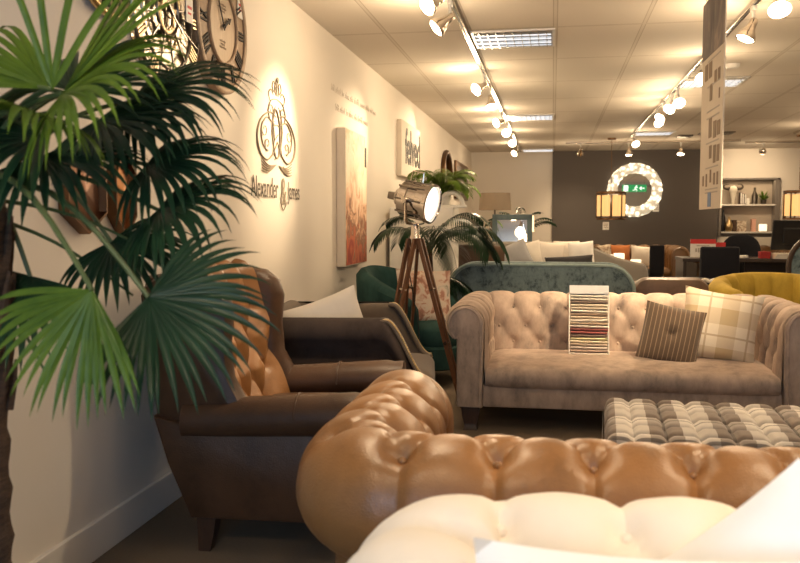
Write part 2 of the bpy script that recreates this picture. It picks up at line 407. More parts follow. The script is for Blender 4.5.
# ------------------------------------------------------------------ chesterfield
def chesterfield(root, W, D, H, r, bt, zs, zb, mu, ml, mseat=None, du=.17, rows=None, out_angle=-50, A=.03, step=.013, pleat_to=0, buttons=True, seat=True, w=.03, B=.018, wb=.022, A2=0., phase=0.):
    mseat = mseat or mu
    xi, yb, yf = W / 2 - 2 * r, D / 2 - 2 * r, -D / 2
    st = []; u = 0
    def seg(p0, p1, d):
        nonlocal u
        L = math.dist(p0, p1); n = max(2, int(L / step))
        for i in range(n + 1):
            t = i / n; st.append((p0[0] + (p1[0] - p0[0]) * t, p0[1] + (p1[1] - p0[1]) * t, d[0], d[1], u + L * t))
        u += L
    def fan(p, a0, a1):
        nonlocal u
        n = 12; L = abs(a1 - a0) * r * 1.1
        for i in range(1, n):
            a = a0 + (a1 - a0) * i / n; st.append((p[0], p[1], math.cos(a), math.sin(a), u + L * i / n))
        u += L
    seg((-xi, yf), (-xi, yb), (-1, 0)); uL = u
    fan((-xi, yb), PI, PI / 2); ub0 = u
    seg((-xi, yb), (xi, yb), (0, 1)); ub1 = u
    fan((xi, yb), PI / 2, 0); uR = u
    seg((xi, yb), (xi, yf), (1, 0)); uE = u
    prof = []; z0 = zs - .06
    L1 = H - r - z0; n1 = max(4, int(L1 / step))
    for i in range(n1): prof.append((0, z0 + L1 * i / n1, -1, 0, L1 * i / n1))
    a0, a1 = PI, math.radians(out_angle); L2 = (a0 - a1) * r; n2 = max(10, int(L2 / step))
    for i in range(n2 + 1):
        a = a0 + (a1 - a0) * i / n2
        prof.append((r + r * math.cos(a), H - r + r * math.sin(a), math.cos(a), math.sin(a), L1 + L2 * i / n2))
    def s_of_angle(deg): return L1 + (PI - math.radians(deg)) * r
    vend = L1 + L2
    P = np.array([[(o[0] + o[2] * p[0], o[1] + o[3] * p[0], p[1]) for p in prof] for o in st])
    Nn = np.array([[(o[2] * p[2], o[3] * p[2], p[3]) for p in prof] for o in st])
    U = np.array([o[4] for o in st]); V = np.array([p[4] for p in prof])
    rows = rows or [.10, .22, ('a', 118)]
    rv = [s_of_angle(x[1]) if isinstance(x, tuple) else x + .06 for x in rows]
    mid = (ub0 + ub1) / 2 + phase; k = int(uE / du) + 2
    bt_, sg = [], []
    for ri, v in enumerate(rv):
        us = [mid + (j + .5 * (ri % 2)) * du for j in range(-k, k)]
        us = [x for x in us if .07 < x < uE - .07]
        for x in us:
            bt_.append((x, v))
            if ri + 1 < len(rv): sg += [(x, v, x - du / 2, rv[ri + 1]), (x, v, x + du / 2, rv[ri + 1])]
            if ri == len(rv) - 1: sg.append((x, v, x, vend if not pleat_to else s_of_angle(pleat_to)))
            if ri == 0: sg.append((x, v, x, 0))
    cz = np.minimum(np.minimum(np.abs(U - uL), np.abs(U - ub0)), np.minimum(np.abs(U - ub1), np.abs(U - uR)))
    incorner = ((U > uL) & (U < ub0)) | ((U > ub1) & (U < uR)); cz[incorner] = 0
    mk = np.ones((len(U), len(V))); inner = np.clip((V - L1) / (.9 * r), 0, 1)
    mk *= np.maximum(np.clip(cz / .08, 0, 1)[:, None], inner[None, :])
    mk *= np.clip(np.minimum(U, uE - U) / .06, 0, 1)[:, None]
    Q = tuft(P, Nn, U, V, bt_, sg, A, w, B, wb, mk, A2)
    mb = MB(); mb.grid(Q)
    if buttons:
        for (x, v) in bt_:
            i = int(np.argmin(np.abs(U - x))); j = int(np.argmin(np.abs(V - v)))
            c = Q[i, j] + Nn[i, j] * .004
            mb.sq(c, (.011, .011, .011), 1, 1, 8, 6)
    put('tufted_upholstery', mb, mu, root)
    # outer shell and rail
    zt = H - 2 * r + .05
    pr = [(2 * r - .004, H - r), (bt + .02, zt + .02), (bt, zt - .03), (bt, zb + .012), (bt - .012, zb), (.01, zb), (.005, zs - .06)]
    mb = MB(); mb.grid(np.array([[(o[0] + o[2] * n, o[1] + o[3] * n, z) for n, z in pr] for o in st]))
    mb.box((0, yf + .05, (zb + zs - .11) / 2), (2 * xi + .02, .08, zs - .11 - zb), .012)
    mb.box((0, (yf + yb) / 2 + .03, zb + .06), (2 * xi, yb - yf - .04, .10), .005)
    put('base_frame', mb, mu, root)
    # arm fronts
    ol = [(.012, zb), (bt - .004, zb), (bt - .004, zt - .02)]
    for i in range(25):
        a = math.radians(-50 + 230 * i / 24); ol.append((r + (r - .004) * math.cos(a), H - r + (r - .004) * math.sin(a)))
    for sx in (-1, 1):
        mb = MB(); mb.prism(ol, lambda a, b, t, sx=sx: (sx * (xi + a), t, b), yf - .022, yf + .03, .012)
        pp = [(sx * (xi + a * .86 + .018), yf - .024, zb + .015 + (b - zb) * .955) for a, b in ol]
        mb.tube(pp[2:] + pp[:1], .007, 6)
        put('front_panel', mb, mu, root)
    if seat:
        mb = MB(); ns = max(3, round(2 * xi / .2)); hs = .125
        xs = np.linspace(-xi + .006, xi - .006, 64)
        dd = yb - yf + .045; y0 = yf - .035
        prof2 = []
        rr = hs / 2
        for i in range(13):
            a = -PI / 2 - PI * i / 12; prof2.append((y0 + rr + rr * math.cos(a) * 1.0, zs - rr + rr * math.sin(a)))
        for i in range(1, 13): prof2.append((y0 + rr + (dd - rr) * i / 12, zs + .018 * math.sin(PI * i / 12)))
        P = []
        for x in xs:
            e = 1 - (abs(x) / xi) ** 14; pl = -.008 * math.exp(-((((x / (2 * xi) + .5) * ns) % 1 - .5) / .045) ** 2)
            P.append([(x, y + (pl * -1 if i < 13 else 0) + (1 - e) * .02, zs - .11 + (z - zs + .11) * (.82 + .18 * e) + (pl * .6 if i > 8 else 0)) for i, (y, z) in enumerate(prof2)])
        mb.grid(P); put('seat_cushion', mb, mseat, root)
    lh = zb
    for sx in (-1, 1):
        for fy in (yf + .06, D / 2 - 2 * r + .07):
            mb = MB(); x = sx * (xi + bt * .5)
            mb.grid([[(x + a * w, fy + b * w + off, z) for a, b in ((-1, -1), (1, -1), (1, 1), (-1, 1))] for z, w, off in ((lh, .052, 0), (lh * .6, .048, -.004), (lh * .3, .037, -.01), (lh * .12, .034, -.014), (0, .042, -.02))], False, True)
            mb.f.append((16, 17, 18, 19)); mb.m.append(0)
            put('leg', mb, ml, root)

# ------------------------------------------------------------------ generic soft sofa, tub, pillows
def legs(root, pts, h, r, mat, taper=.6):
    for x, y in pts:
        mb = MB(); mb.lathe([(0, h), (r, h), (r * .95, h * .7), (r * taper, 0), (0, 0)], 10, c=(x, y, 0)); put('leg', mb, mat, root)
def soft_sofa(root, W, D, bh, ah, mat, mleg, pipe=None, corner=.16, at=.16, bth=.2, slope=0, ncush=2, seam=True):
    # facing -Y, back at +Y
    def back_outline(k=0):
        o = [(-W / 2 + k, .12), (W / 2 - k, .12)]
        for i in range(9):
            a = PI / 2 * i / 8; o.append((W / 2 - corner + (corner - k) * math.cos(a), bh - corner + (corner - k) * math.sin(a)))
        for i in range(9):
            a = PI / 2 + PI / 2 * i / 8; o.append((-W / 2 + corner + (corner - k) * math.cos(a), bh - corner + (corner - k) * math.sin(a)))
        return o
    mb = MB(); mb.prism(back_outline(), lambda a, b, t: (a, t, b), D / 2 - bth, D / 2, .05); bk = put('backrest', mb, mat, root)
    if pipe:
        ol = back_outline(.022)[1:]; mb = MB(); mb.tube([(a, D / 2 - .006, b) for a, b in ol] + [(ol[-1][0], D / 2 - .006, .14)], .013, 8); put('piping', mb, pipe, bk)
    if seam:
        mb = MB(); mb.box((-.05 * W, D / 2 + .001, bh / 2 + .05), (.012, .006, bh - .2), .002); put('seam_strip', mb, mat, bk)
    for sx in (-1, 1):
        x0, x1 = sx * (W / 2 - at), sx * W / 2
        ol = [(-D / 2, .12), (D / 2 - bth * .5, .12), (D / 2 - bth * .5, ah + slope)]
        for i in range(10):
            a = PI / 2 * i / 9; ol.append((-D / 2 + .09 - .09 * math.sin(a), ah - .09 + .09 * math.cos(a)))
        mb = MB(); mb.prism(ol, lambda a, b, t: (t, a, b), x0, x1, .045); put('armrest', mb, mat, root)
    mb = MB(); mb.box((0, -.02, .21), (W - 2 * at + .02, D - .06, .18), .02); put('base_frame', mb, mat, root)
    wi = (W - 2 * at) / ncush
    for i in range(ncush):
        mb = MB(); mb.sq((-W / 2 + at + wi * (i + .5), -bth / 2 - .02, .375), (wi / 2 - .004, (D - bth) / 2, .085), .3, .18, 36, 14, crown=.03); put('seat_cushion', mb, mat, root)
    legs(root, [(sx * (W / 2 - .09), sy * (D / 2 - .09)) for sx in (-1, 1) for sy in (-1, 1)], .13, .028, mleg)
def tub(root, R, hb, hf, mat, mleg, nch=0, thick=.11, span=125, zs=.42):
    # horseshoe shell open to -Y
    n = 96; a0 = math.radians(span); P = []
    for i in range(n + 1):
        t = -1 + 2 * i / n; a = PI / 2 - t * a0
        h = hf + (hb - hf) * (math.cos(t * PI / 2) ** .8 if abs(t) < 1 else 0)
        ch = (.032 * abs(math.sin(nch * PI * (t + 1) / 2)) ** .6) if nch else 0
        ri = R - thick - ch + .0; row = []
        ends = min(1, (1 - abs(t)) / .05)
        for (rr, z) in ((ri + .02, zs - .14), (ri, zs), (ri - .01, h - .12), (ri + .005, h - .05), (ri + .03, h - .015), (ri + .06 + ch * .5, h), (R - .03, h - .012), (R, h - .05), (R - .005, h - .2), (R - .05, .14), (R - .1, .13)):
            row.append((rr * math.cos(a), rr * math.sin(a), .13 + (z - .13) * (1 - .06 * (1 - ends))))
        P.append(row)
    mb = MB(); mb.grid(P); 
    for e in (0, n): 
        o = len(mb.v); mb.v += [tuple(p) for p in P[e]]; mb.f.append(tuple(range(o, o + 11))); mb.m.append(0)
    put('shell_backrest', mb, mat, root)
    mb = MB(); mb.sq((0, -.05, .22), (R - .09, R - .06, .09), .2, .5, 36, 10); put('base_frame', mb, mat, root)
    mb = MB(); mb.sq((0, -.06, zs - .06), (R - .125, R - .09, .08), .35, .45, 40, 14, crown=.03); put('seat_cushion', mb, mat, root)
    legs(root, [(sx * R * .55, sy * R * .55) for sx in (-1, 1) for sy in (-1, 1)], .14, .022, mleg)
def cushion(name, label, loc, size, rot, mat, group, cat='cushion', dip=None, piping=None, pinch=.07, strap=None):
    mb = MB(); mb.pillow(size[0], size[1], size[2], dip=dip, pinch=pinch)
    o = put(name, mb, mat, None, loc=loc, rot=[math.radians(x) for x in rot]); tag(o, label, cat, group)
    if piping:
        w, h = size[0] / 2, size[1] / 2; pts = []
        for k in range(4):
            for i in range(10):
                t = -1 + 2 * i / 10
                e = (t, -1) if k == 0 else (1, t) if k == 1 else (-t, 1) if k == 2 else (-1, -t)
                pts.append((e[0] * w * (1 - pinch * (1 - e[1] ** 2)), 0, e[1] * h * (1 - pinch * (1 - e[0] ** 2))))
        mb = MB(); mb.tube(pts, .005, 6, closed=True); put('piping', mb, piping, o)
    if dip:
        mb = MB(); mb.sq((0, -size[2] / 2 * (1 - dip) - .0, 0), (.013, .008, .013), 1, 1, 10, 6); put('button', mb, mat, o)
    return o

# ================================================================== SETTING
XL, XR, YB, YR, HC = -1.6, 5.6, 17.3, -1.6, 2.55
mb = MB(); mb.box(((XL + XR) / 2, (YB + YR) / 2, -.05), (XR - XL + .4, YB - YR + .4, .1)); struct('floor', mb, M['carpet'], smooth=False)
mb = MB(); mb.box(((XL + XR) / 2, (YB + YR) / 2, HC + .05), (XR - XL + .4, YB - YR + .4, .1)); struct('ceiling', mb, M['ceil'], smooth=False)
mb = MB(); mb.box((XL - .1, (YB + YR) / 2, HC / 2), (.2, YB - YR + .4, HC)); struct('wall_left', mb, M['wall'], smooth=False)
mb = MB(); mb.box((XR + .1, (YB + YR) / 2, HC / 2), (.2, YB - YR + .4, HC)); struct('wall_right', mb, M['wall'], smooth=False)
mb = MB(); mb.box(((XL + 3.08) / 2, YB + .1, HC / 2), (3.08 - XL, .2, HC))
mb.box(((4.15 + XR) / 2, YB + .1, HC / 2), (XR - 4.15, .2, HC)); mb.box((3.615, YB + .1, (HC + 2.0) / 2), (1.07, .2, HC - 2.0)); mb.box((3.615, YB + .1, .45), (1.07, .2, .9))
struct('wall_back', mb, M['wall'], smooth=False)
mb = MB(); mb.box((1.52, YB - .03, HC / 2), (3.08, .06, HC)); struct('wall_feature', mb, M['grey'], smooth=False)
mb = MB(); mb.box((3.615, YB + .22, 1.45), (1.1, .04, 1.12)); struct('wall_alcove', mb, M['recess'], smooth=False)
mb = MB(); mb.box((XL + .009, (YB + YR) / 2, .068), (.018, YB - YR, .136), .004); struct('baseboard_left', mb, M['base'], smooth=False)
# rear wall (behind the camera) with the shop window that lets daylight in
wx0, wx1, wz0, wz1 = -1.2, .9, .35, 2.15
mb = MB()
mb.box(((XL - .1 + wx0) / 2, YR - .1, HC / 2), (wx0 - XL + .1, .2, HC)); mb.box(((XR + .1 + wx1) / 2, YR - .1, HC / 2), (XR + .1 - wx1, .2, HC))
mb.box(((wx0 + wx1) / 2, YR - .1, wz0 / 2), (wx1 - wx0, .2, wz0)); mb.box(((wx0 + wx1) / 2, YR - .1, (HC + wz1) / 2), (wx1 - wx0, .2, HC - wz1))
struct('wall_rear', mb, M['wall'], smooth=False)
mb = MB()
for x in (wx0, (wx0 + wx1) / 2, wx1): mb.box((x, YR - .1, (wz0 + wz1) / 2), (.06, .08, wz1 - wz0))
for z in (wz0, wz1): mb.box(((wx0 + wx1) / 2, YR - .1, z), (wx1 - wx0 + .06, .08, .06))
w1 = struct('window_1', mb, M['whitemetal'], smooth=False)
mb = MB(); mb.box(((wx0 + wx1) / 2, YR - .1, (wz0 + wz1) / 2), (wx1 - wx0, .006, wz1 - wz0)); put('pane', mb, M['glass'], w1, smooth=False)

# recessed louvre lights (0.6 x 0.6 m)
def louvre(x, y, label):
    t = thing('louvre_light', label, 'ceiling light', (x, y, HC), 0, 'recessed louvre lights in the ceiling')
    mb = MB(); k = .29
    for a, b, c, d in ((0, -k, .6, .022), (0, k, .6, .022), (-k, 0, .022, .6), (k, 0, .022, .6)): mb.box((a, b, -.006), (c, d, .012), .002)
    put('frame', mb, M['whitemetal'], t, smooth=False)
    mb = MB()
    for i in range(4):
        y0 = -.21 + .14 * i; mb.box((0, y0, -.004), (.56, .008, .03))
    for i in range(9):
        x0 = -.24 + .06 * i; mb.box((x0, 0, -.004), (.005, .56, .03))
    put('louvre', mb, M['louvre'], t, smooth=False)
    mb = MB()
    for i in range(3): mb.tube([(-.27, -.14 + .14 * i, -.001), (.27, -.14 + .14 * i, -.001)], .013, 8)
    put('tube', mb, M['tubewhite'], t)
    return t
for x, y, l in ((-.3, 6.6, 'nearest square louvre ceiling light, beside the left spotlight rail'), (-.3, 11.55, 'middle square louvre ceiling light beside the left spotlight rail'),
                (-.3, 16.9, 'square louvre ceiling light closest to the cream back wall'), (1.5, 8.97, 'square louvre ceiling light behind the hanging banner'), (1.5, 13.95, 'square louvre ceiling light near the far end of the right rail')):
    louvre(x, y, l)
mb = MB(); mb.lathe([(0, -.035), (.045, -.035), (.06, -.02), (.062, 0), (0, 0)], 28)
o = put('smoke_detector', mb, M['whitemetal'], loc=(1.51, 8.0, HC)); tag(o, 'round white smoke detector on the ceiling right of the banner', 'smoke detector')
mb = MB(); mb.box((0, 0, -.008), (.5, .34, .016), .003); 
for i in range(6): mb.box((0, -.13 + .052 * i, -.018), (.44, .02, .012))
o = put('ceiling_vent', mb, M['gun'], loc=(2.45, 14.1, HC), smooth=False); tag(o, 'dark slatted ceiling vent behind the hanging banner', 'vent')
mb = MB(); mb.box((0, 0, -.012), (.22, .3, .024), .003); mb.box((0, 0, -.028), (.15, .22, .01), .003)
o = put('ceiling_speaker', mb, M['gun'], loc=(2.04, 14.5, HC), smooth=False); tag(o, 'small dark box fixed to the ceiling just left of the banner', 'speaker')

# ------------------------------------------------------------------ track lighting
def rail(p0, p1, label):
    mb = MB(); d = Vector(p1) - Vector(p0); c = (Vector(p0) + Vector(p1)) / 2
    along_x = abs(d.x) > abs(d.y); L = d.length
    def bx(w, h, zz, off=0): mb.box((c.x + (0 if along_x else off), c.y + (off if along_x else 0), zz), (L if along_x else w, w if along_x else L, h), .002)
    bx(.034, .03, HC - .015); 
    mb.mi = 1; bx(.012, .004, HC - .031); mb.mi = 0
    o = put('spotlight_rail', mb, [M['nickel'], M['black']], smooth=False); tag(o, label, 'light rail', 'ceiling spotlight rails'); return o
XT1, XT2 = -.625, 1.2
rail((XT1, -1.0, 0), (XT1, 17.0, 0), 'metal spotlight rail running along the ceiling near the left wall')
rail((XT2, -1.0, 0), (XT2, 14.4, 0), 'metal spotlight rail passing behind the hanging banner')
rail((.2, 15.3, 0), (3.05, 15.3, 0), 'crosswise spotlight rail before the grey wall')
rail((3.2, 15.7, 0), (4.6, 15.7, 0), 'short crosswise spotlight rail above the alcove shelves')
def make_spot():
    t = thing('track_spotlight', '', 'spotlight', (0, 0, HC), 0, 'ceiling track spotlights')
    mb = MB(); mb.box((0, 0, -.045), (.03, .075, .03), .005); put('adapter', mb, M['whitemetal'], t)
    mb = MB(); mb.tube([(0, 0, -.05), (0, 0, -.115)], .0095, 8); mb.box((0, 0, -.118), (.03, .03, .022), .006); put('stem', mb, M['whitemetal'], t)
    h = MB(); h.lathe([(0, .025), (.018, .025), (.024, .018), (.027, -.02), (.03, -.04), (.052, -.08), (.060, -.10), (.060, -.112), (.055, -.112), (.05, -.104), (0, -.104)], 24)
    hd = put('lamp_head', h, M['nickel'], t, loc=(0, 0, -.13))
    b = MB(); b.lathe([(0, -.114), (.03, -.113), (.052, -.108), (.053, -.105), (0, -.1045)], 24); put('lamp_face', b, M['bulb'], hd)
    return t
SPOT0 = make_spot(); used = [False]
SPOTS = []
def spot(x, y, target, label, power=55, size=55, blend=.7, col_=(1, .74, .455), light=True):
    t = SPOT0 if not used[0] else copy_tree(SPOT0)
    used[0] = True
    t.location = (x, y, HC); t['label'] = label
    hd = [c for c in children_of(t) if c.name.startswith('lamp_head')][0]
    p = Vector((x, y, HC - .13)); d = (Vector(target) - p).normalized()
    hd.rotation_euler = d.to_track_quat('-Z', 'Y').to_euler()
    if light:
        l = bpy.data.lights.new('spot_beam', 'SPOT'); l.energy = power; l.color = col_; l.spot_size = math.radians(size); l.spot_blend = 1.0; l.shadow_soft_size = .045
        lo = bpy.data.objects.new('spot_beam', l); col.objects.link(lo); lo.location = p + d * .125; lo.rotation_euler = hd.rotation_euler
        k = bpy.data.lights.new('ceiling_fill', 'POINT'); k.energy = power * (.115 if y > 4.4 else .025); k.color = col_; k.shadow_soft_size = .10  # added point light without a body near each lamp, fills the ceiling
        ko = bpy.data.objects.new('ceiling_fill', k); col.objects.link(ko); ko.location = p + d * .15 + Vector((0, 0, -.05))
    return t
PW = 1.75
ordn = ['nearest', 'second', 'third', 'fourth', 'fifth', 'sixth', 'seventh', 'eighth', 'ninth', 'tenth', 'eleventh', 'twelfth', 'thirteenth']
left_spots = [  # y, target, power, size
    (4.85, (-1.6, 3.75, 1.7), 24, 50), (5.3, (-1.62, 4.93, 1.62), 95, 52),
    (7.95, (-1.6, 6.95, 1.75), 90, 50), (8.75, (-.3, 7.6, 0), 60, 60), (10.8, (-1.6, 9.75, 2.0), 95, 50), (12.0, (-1.0, 8.6, 1.2), 90, 40),
    (13.4, (-.4, 10.5, .8), 70, 55), (15.4, (-1.6, 14.0, 1.5), 60, 55)]
for i, (y, tg, pw, sz) in enumerate(left_spots):
    spot(XT1, y, tg, '%s lit spotlight in view along the left ceiling rail' % ordn[i], pw * PW, sz)
right_spots = [(5.14, (1.0, 3.4, .4), 60, 55), (5.75, (.35, 5.6, .60), 125, 42), (7.6, (.9, 5.0, .5), 75, 50), (9.05, (1.3, 6.8, .6), 60, 55),
               (9.5, (.3, 7.4, .6), 60, 55), (10.15, (.2, 9.0, .8), 70, 50), (10.85, (1.8, 8.5, .6), 55, 55), (13.7, (1.6, 11.5, .7), 55, 60)]
for i, (y, tg, pw, sz) in enumerate(right_spots):
    spot(XT2, y, tg, '%s lit spotlight in view along the right ceiling rail' % ordn[i], pw * PW, sz)
for i, (x, y, tg) in enumerate([(.45, 15.3, (.3, 17.2, .9)), (1.25, 15.3, (1.3, 15.0, .3)), (2.1, 15.3, (1.9, 14.7, .3))]):
    spot(x, y, tg, ['spotlight hanging left of the round mirror before the grey wall', 'spotlight above the round lit mirror', 'spotlight right of the round mirror, beside the banner'][i], 45 * PW, 60)
spot(3.5, 15.7, (3.6, 17.3, 1.9), 'single spotlight above the alcove shelves', 42 * PW, 80)
# the rails carry on over the camera: their lamps light the front of the room
for i, (x, y, tg, pw, sz) in enumerate([(XT1, 3.3, (-.85, 3.45, .6), 85, 55), (XT1, 2.6, (-.35, 2.2, .7), 45, 55), (XT1, .9, (.1, 1.35, .7), 24, 60), (XT2, 3.4, (.35, 5.7, .62), 250, 36),
                                        (XT2, 2.2, (.5, 1.9, .7), 45, 55), (XT2, .9, (.35, 1.3, .75), 46, 55), (XT2, 4.2, (-.6, 3.0, .4), 60, 50), (XT1, -.2, (-1.0, 1.65, 1.4), 45, 50)]):
    spot(x, y, tg, 'track spotlight above the camera on the %s rail, %s from the rear window' % ('left' if x < 0 else 'right', ordn[i]), pw * PW, sz)
# far right half of the shop floor, lit from a parallel rail out of frame
rail((3.6, 0, 0), (3.6, 14.2, 0), 'spotlight rail over the desk side of the shop, out of frame')
for i, y in enumerate((2.0, 5.0, 8.0, 11.0, 13.0)):
    spot(3.6, y, (3.2, y + .6, 0), 'spotlight on the desk side rail, %s from the rear window' % ordn[i], 55 * PW, 90)

# ================================================================== SOFAS AND CHAIRS
# beige velvet chesterfield facing the camera
t = thing('chesterfield_sofa', 'beige crushed velvet chesterfield sofa with deep buttoned back and two cushions on it', 'sofa', (.425, 5.405, 0))
chesterfield(t, 2.03, .95, .722, .107, .16, .372, .135, M['beige'], M['darkwood'], du=.168, rows=[.045, .145, ('a', 160)], A=.014, w=.015, B=.042, wb=.034, A2=.005)
# tan leather chesterfield, back towards the camera
t = thing('chesterfield_sofa', 'tan leather chesterfield sofa with its buttoned back to the camera', 'sofa', (.545, 2.235, 0), 180)
chesterfield(t, 2.26, 1.0, .718, .135, .19, .42, .11, M['tan'], M['darkwood'], du=.2, rows=[.0, .11, ('a', 128), ('a', 64)], A=.014, w=.011, B=.034, wb=.034, A2=.003, phase=-.043, out_angle=-60, step=.009)
# cream sofa in the foreground, seen over its back
t = thing('chesterfield_sofa', 'cream linen buttoned sofa brightly lit in front of the tan leather sofa', 'sofa', (.70, 1.07, 0), 3)
chesterfield(t, 1.98, .92, .742, .12, .16, .43, .12, M['cream'], M['darkwood'], du=.19, rows=[.02, .12, ('a', 112)], A=.014, w=.014, B=.03, wb=.028, A2=.010)
cushion('throw_cushion', 'plain white cushion at the right, its corner rising above the cream sofa back', (.305, 1.23, .630), (.36, .34, .14), (-12, -40, -6), M['white'], 'cushions on the cream sofa')
cushion('throw_cushion', 'white cushion low in front, lying against the cream sofa back', (.13, 1.085, .585), (.46, .40, .15), (-16, 1, 3), M['white'], 'cushions on the cream sofa')

# brown leather wing chair
t = thing('wing_chair', 'dark brown leather wing chair with a buttoned back, behind the big palm leaves', 'armchair', (-1.015, 3.30, 0), 92)
W, D = .84, .80
def skinP(yz, sx, x0, x1): return lambda a, b, tt: (sx * tt, a, b)
# tufted inner back (local: front is -Y)
nu, nv = 60, 70; us = np.linspace(-.27, .27, nu); vs = np.linspace(0, .66, nv); P = []; Nn = []
for u in us:
    r_, n_ = [], []
    for v in vs:
        if v < .56: y, z, ny, nz = .16 + v * .26, .40 + v * .965, -.965, .26
        else:
            a = (v - .56) / .10 * PI / 2; y, z = .16 + .56 * .26 + .065 * (1 - math.cos(a)), .40 + .56 * .965 + .065 * math.sin(a); ny, nz = -math.cos(a), math.sin(a)
        y -= .05 * (abs(u) / .27) ** 3
        r_.append((u, y, z)); n_.append((0, ny, nz))
    P.append(r_); Nn.append(n_)
bt_, sg = [], []; rv = [.06, .19, .32, .45]; du = .15
for k, v in enumerate(rv):
    for j in range(-3, 4):
        x = (j + .5 * (k % 2)) * du
        if abs(x) < .26:
            bt_.append((x, v))
            if k < 3: sg += [(x, v, x - du / 2, rv[k + 1]), (x, v, x + du / 2, rv[k + 1])]
            else: sg.append((x, v, x, .66))
            if k == 0: sg.append((x, v, x, 0))
Q = tuft(np.array(P), np.array(Nn), us, vs, bt_, sg, .045, .035, .02, .02)
mb = MB(); mb.grid(Q)
for x, v in bt_:
    c = Q[np.argmin(abs(us - x)), np.argmin(abs(vs - v))]; mb.sq(c, (.012, .012, .012), 1, 1, 8, 6)
put('tufted_backrest', mb, M['tan'], t)
mb = MB(); ol = [(.26, .14), (.20, .14), (.20, .42), (.36, .97), (.405, 1.005), (.46, 1.0), (.475, .95), (.40, .5)]
mb.prism(ol, lambda a, b, tt: (tt, a, b), -.33, .33, .03); put('outer_back', mb, M['brown'], t)
for sx in (-1, 1):
    ol = [(.41, .46), (.47, .93), (.455, .965), (.40, 1.005), (.30, 1.008), (.20, .99), (.145, .945), (.125, .88), (.135, .76), (.125, .64), (.08, .56), (.04, .50), (.10, .45)]
    mb = MB(); mb.prism(ol, lambda a, b, tt, sx=sx: (sx * (tt + .07 * max(0, .3 - a)), a, b), .265, .385, .045); put('wing', mb, M['brown'], t)
    # scrolled arm, a rounded pad swept from the wing to the front
    P = []
    for i in range(19):
        q = i / 18; y = .30 - .70 * q; zt = .480 + .045 * q; rr = .078 + .006 * q; xx = .345 + .02 * q; row = []
        e = 1.0 if q < .93 else .9
        for k in range(24):
            a = 2 * PI * k / 24; row.append((sx * (xx + rr * e * math.cos(a)), y, zt + rr * e * .95 * math.sin(a)))
        P.append(row)
    mb = MB(); mb.grid(P, False, True); n0 = len(mb.v) - 24; mb.f.append(tuple(range(n0, n0 + 24))); mb.m.append(0)
    mb.tube([(sx * .300, -.12, .49)] + [(sx * (.355 + .083 * math.cos(a)), -.12, .507 + .081 * math.sin(a)) for a in np.linspace(PI, 0, 9)], .004, 5)
    put('armrest', mb, M['brown'], t)
    mb = MB(); ol = [(.27, .13), (-.37, .13), (-.385, .48), (.30, .48), (.41, .5), (.36, .33)]
    mb.prism(ol, lambda a, b, tt, sx=sx: (sx * tt, a, b), .29, .405, .02); put('side_panel', mb, M['brown'], t)
mb = MB(); mb.box((0, -.30, .22), (.60, .14, .18), .02); mb.box((0, -.02, .22), (.60, .5, .16), .01); put('front_rail', mb, M['brown'], t)
mb = MB(); mb.sq((0, -.12, .385), (.285, .30, .085), .35, .2, 44, 16, crown=.03); put('seat_cushion', mb, M['brown'], t)
for sx in (-1, 1):
    for fy, dy in ((-.33, -.01), (.22, .015)):
        mb = MB(); mb.grid([[(sx * (.345) + a * w, fy + b * w + off, z) for a, b in ((-1, -1), (1, -1), (1, 1), (-1, 1))] for z, w, off in ((.14, .036, 0), (.07, .03, dy * .4), (0, .022, dy))], False, True)
        mb.f.append((8, 9, 10, 11)); mb.m.append(0); put('leg', mb, M['darkwood'], t)

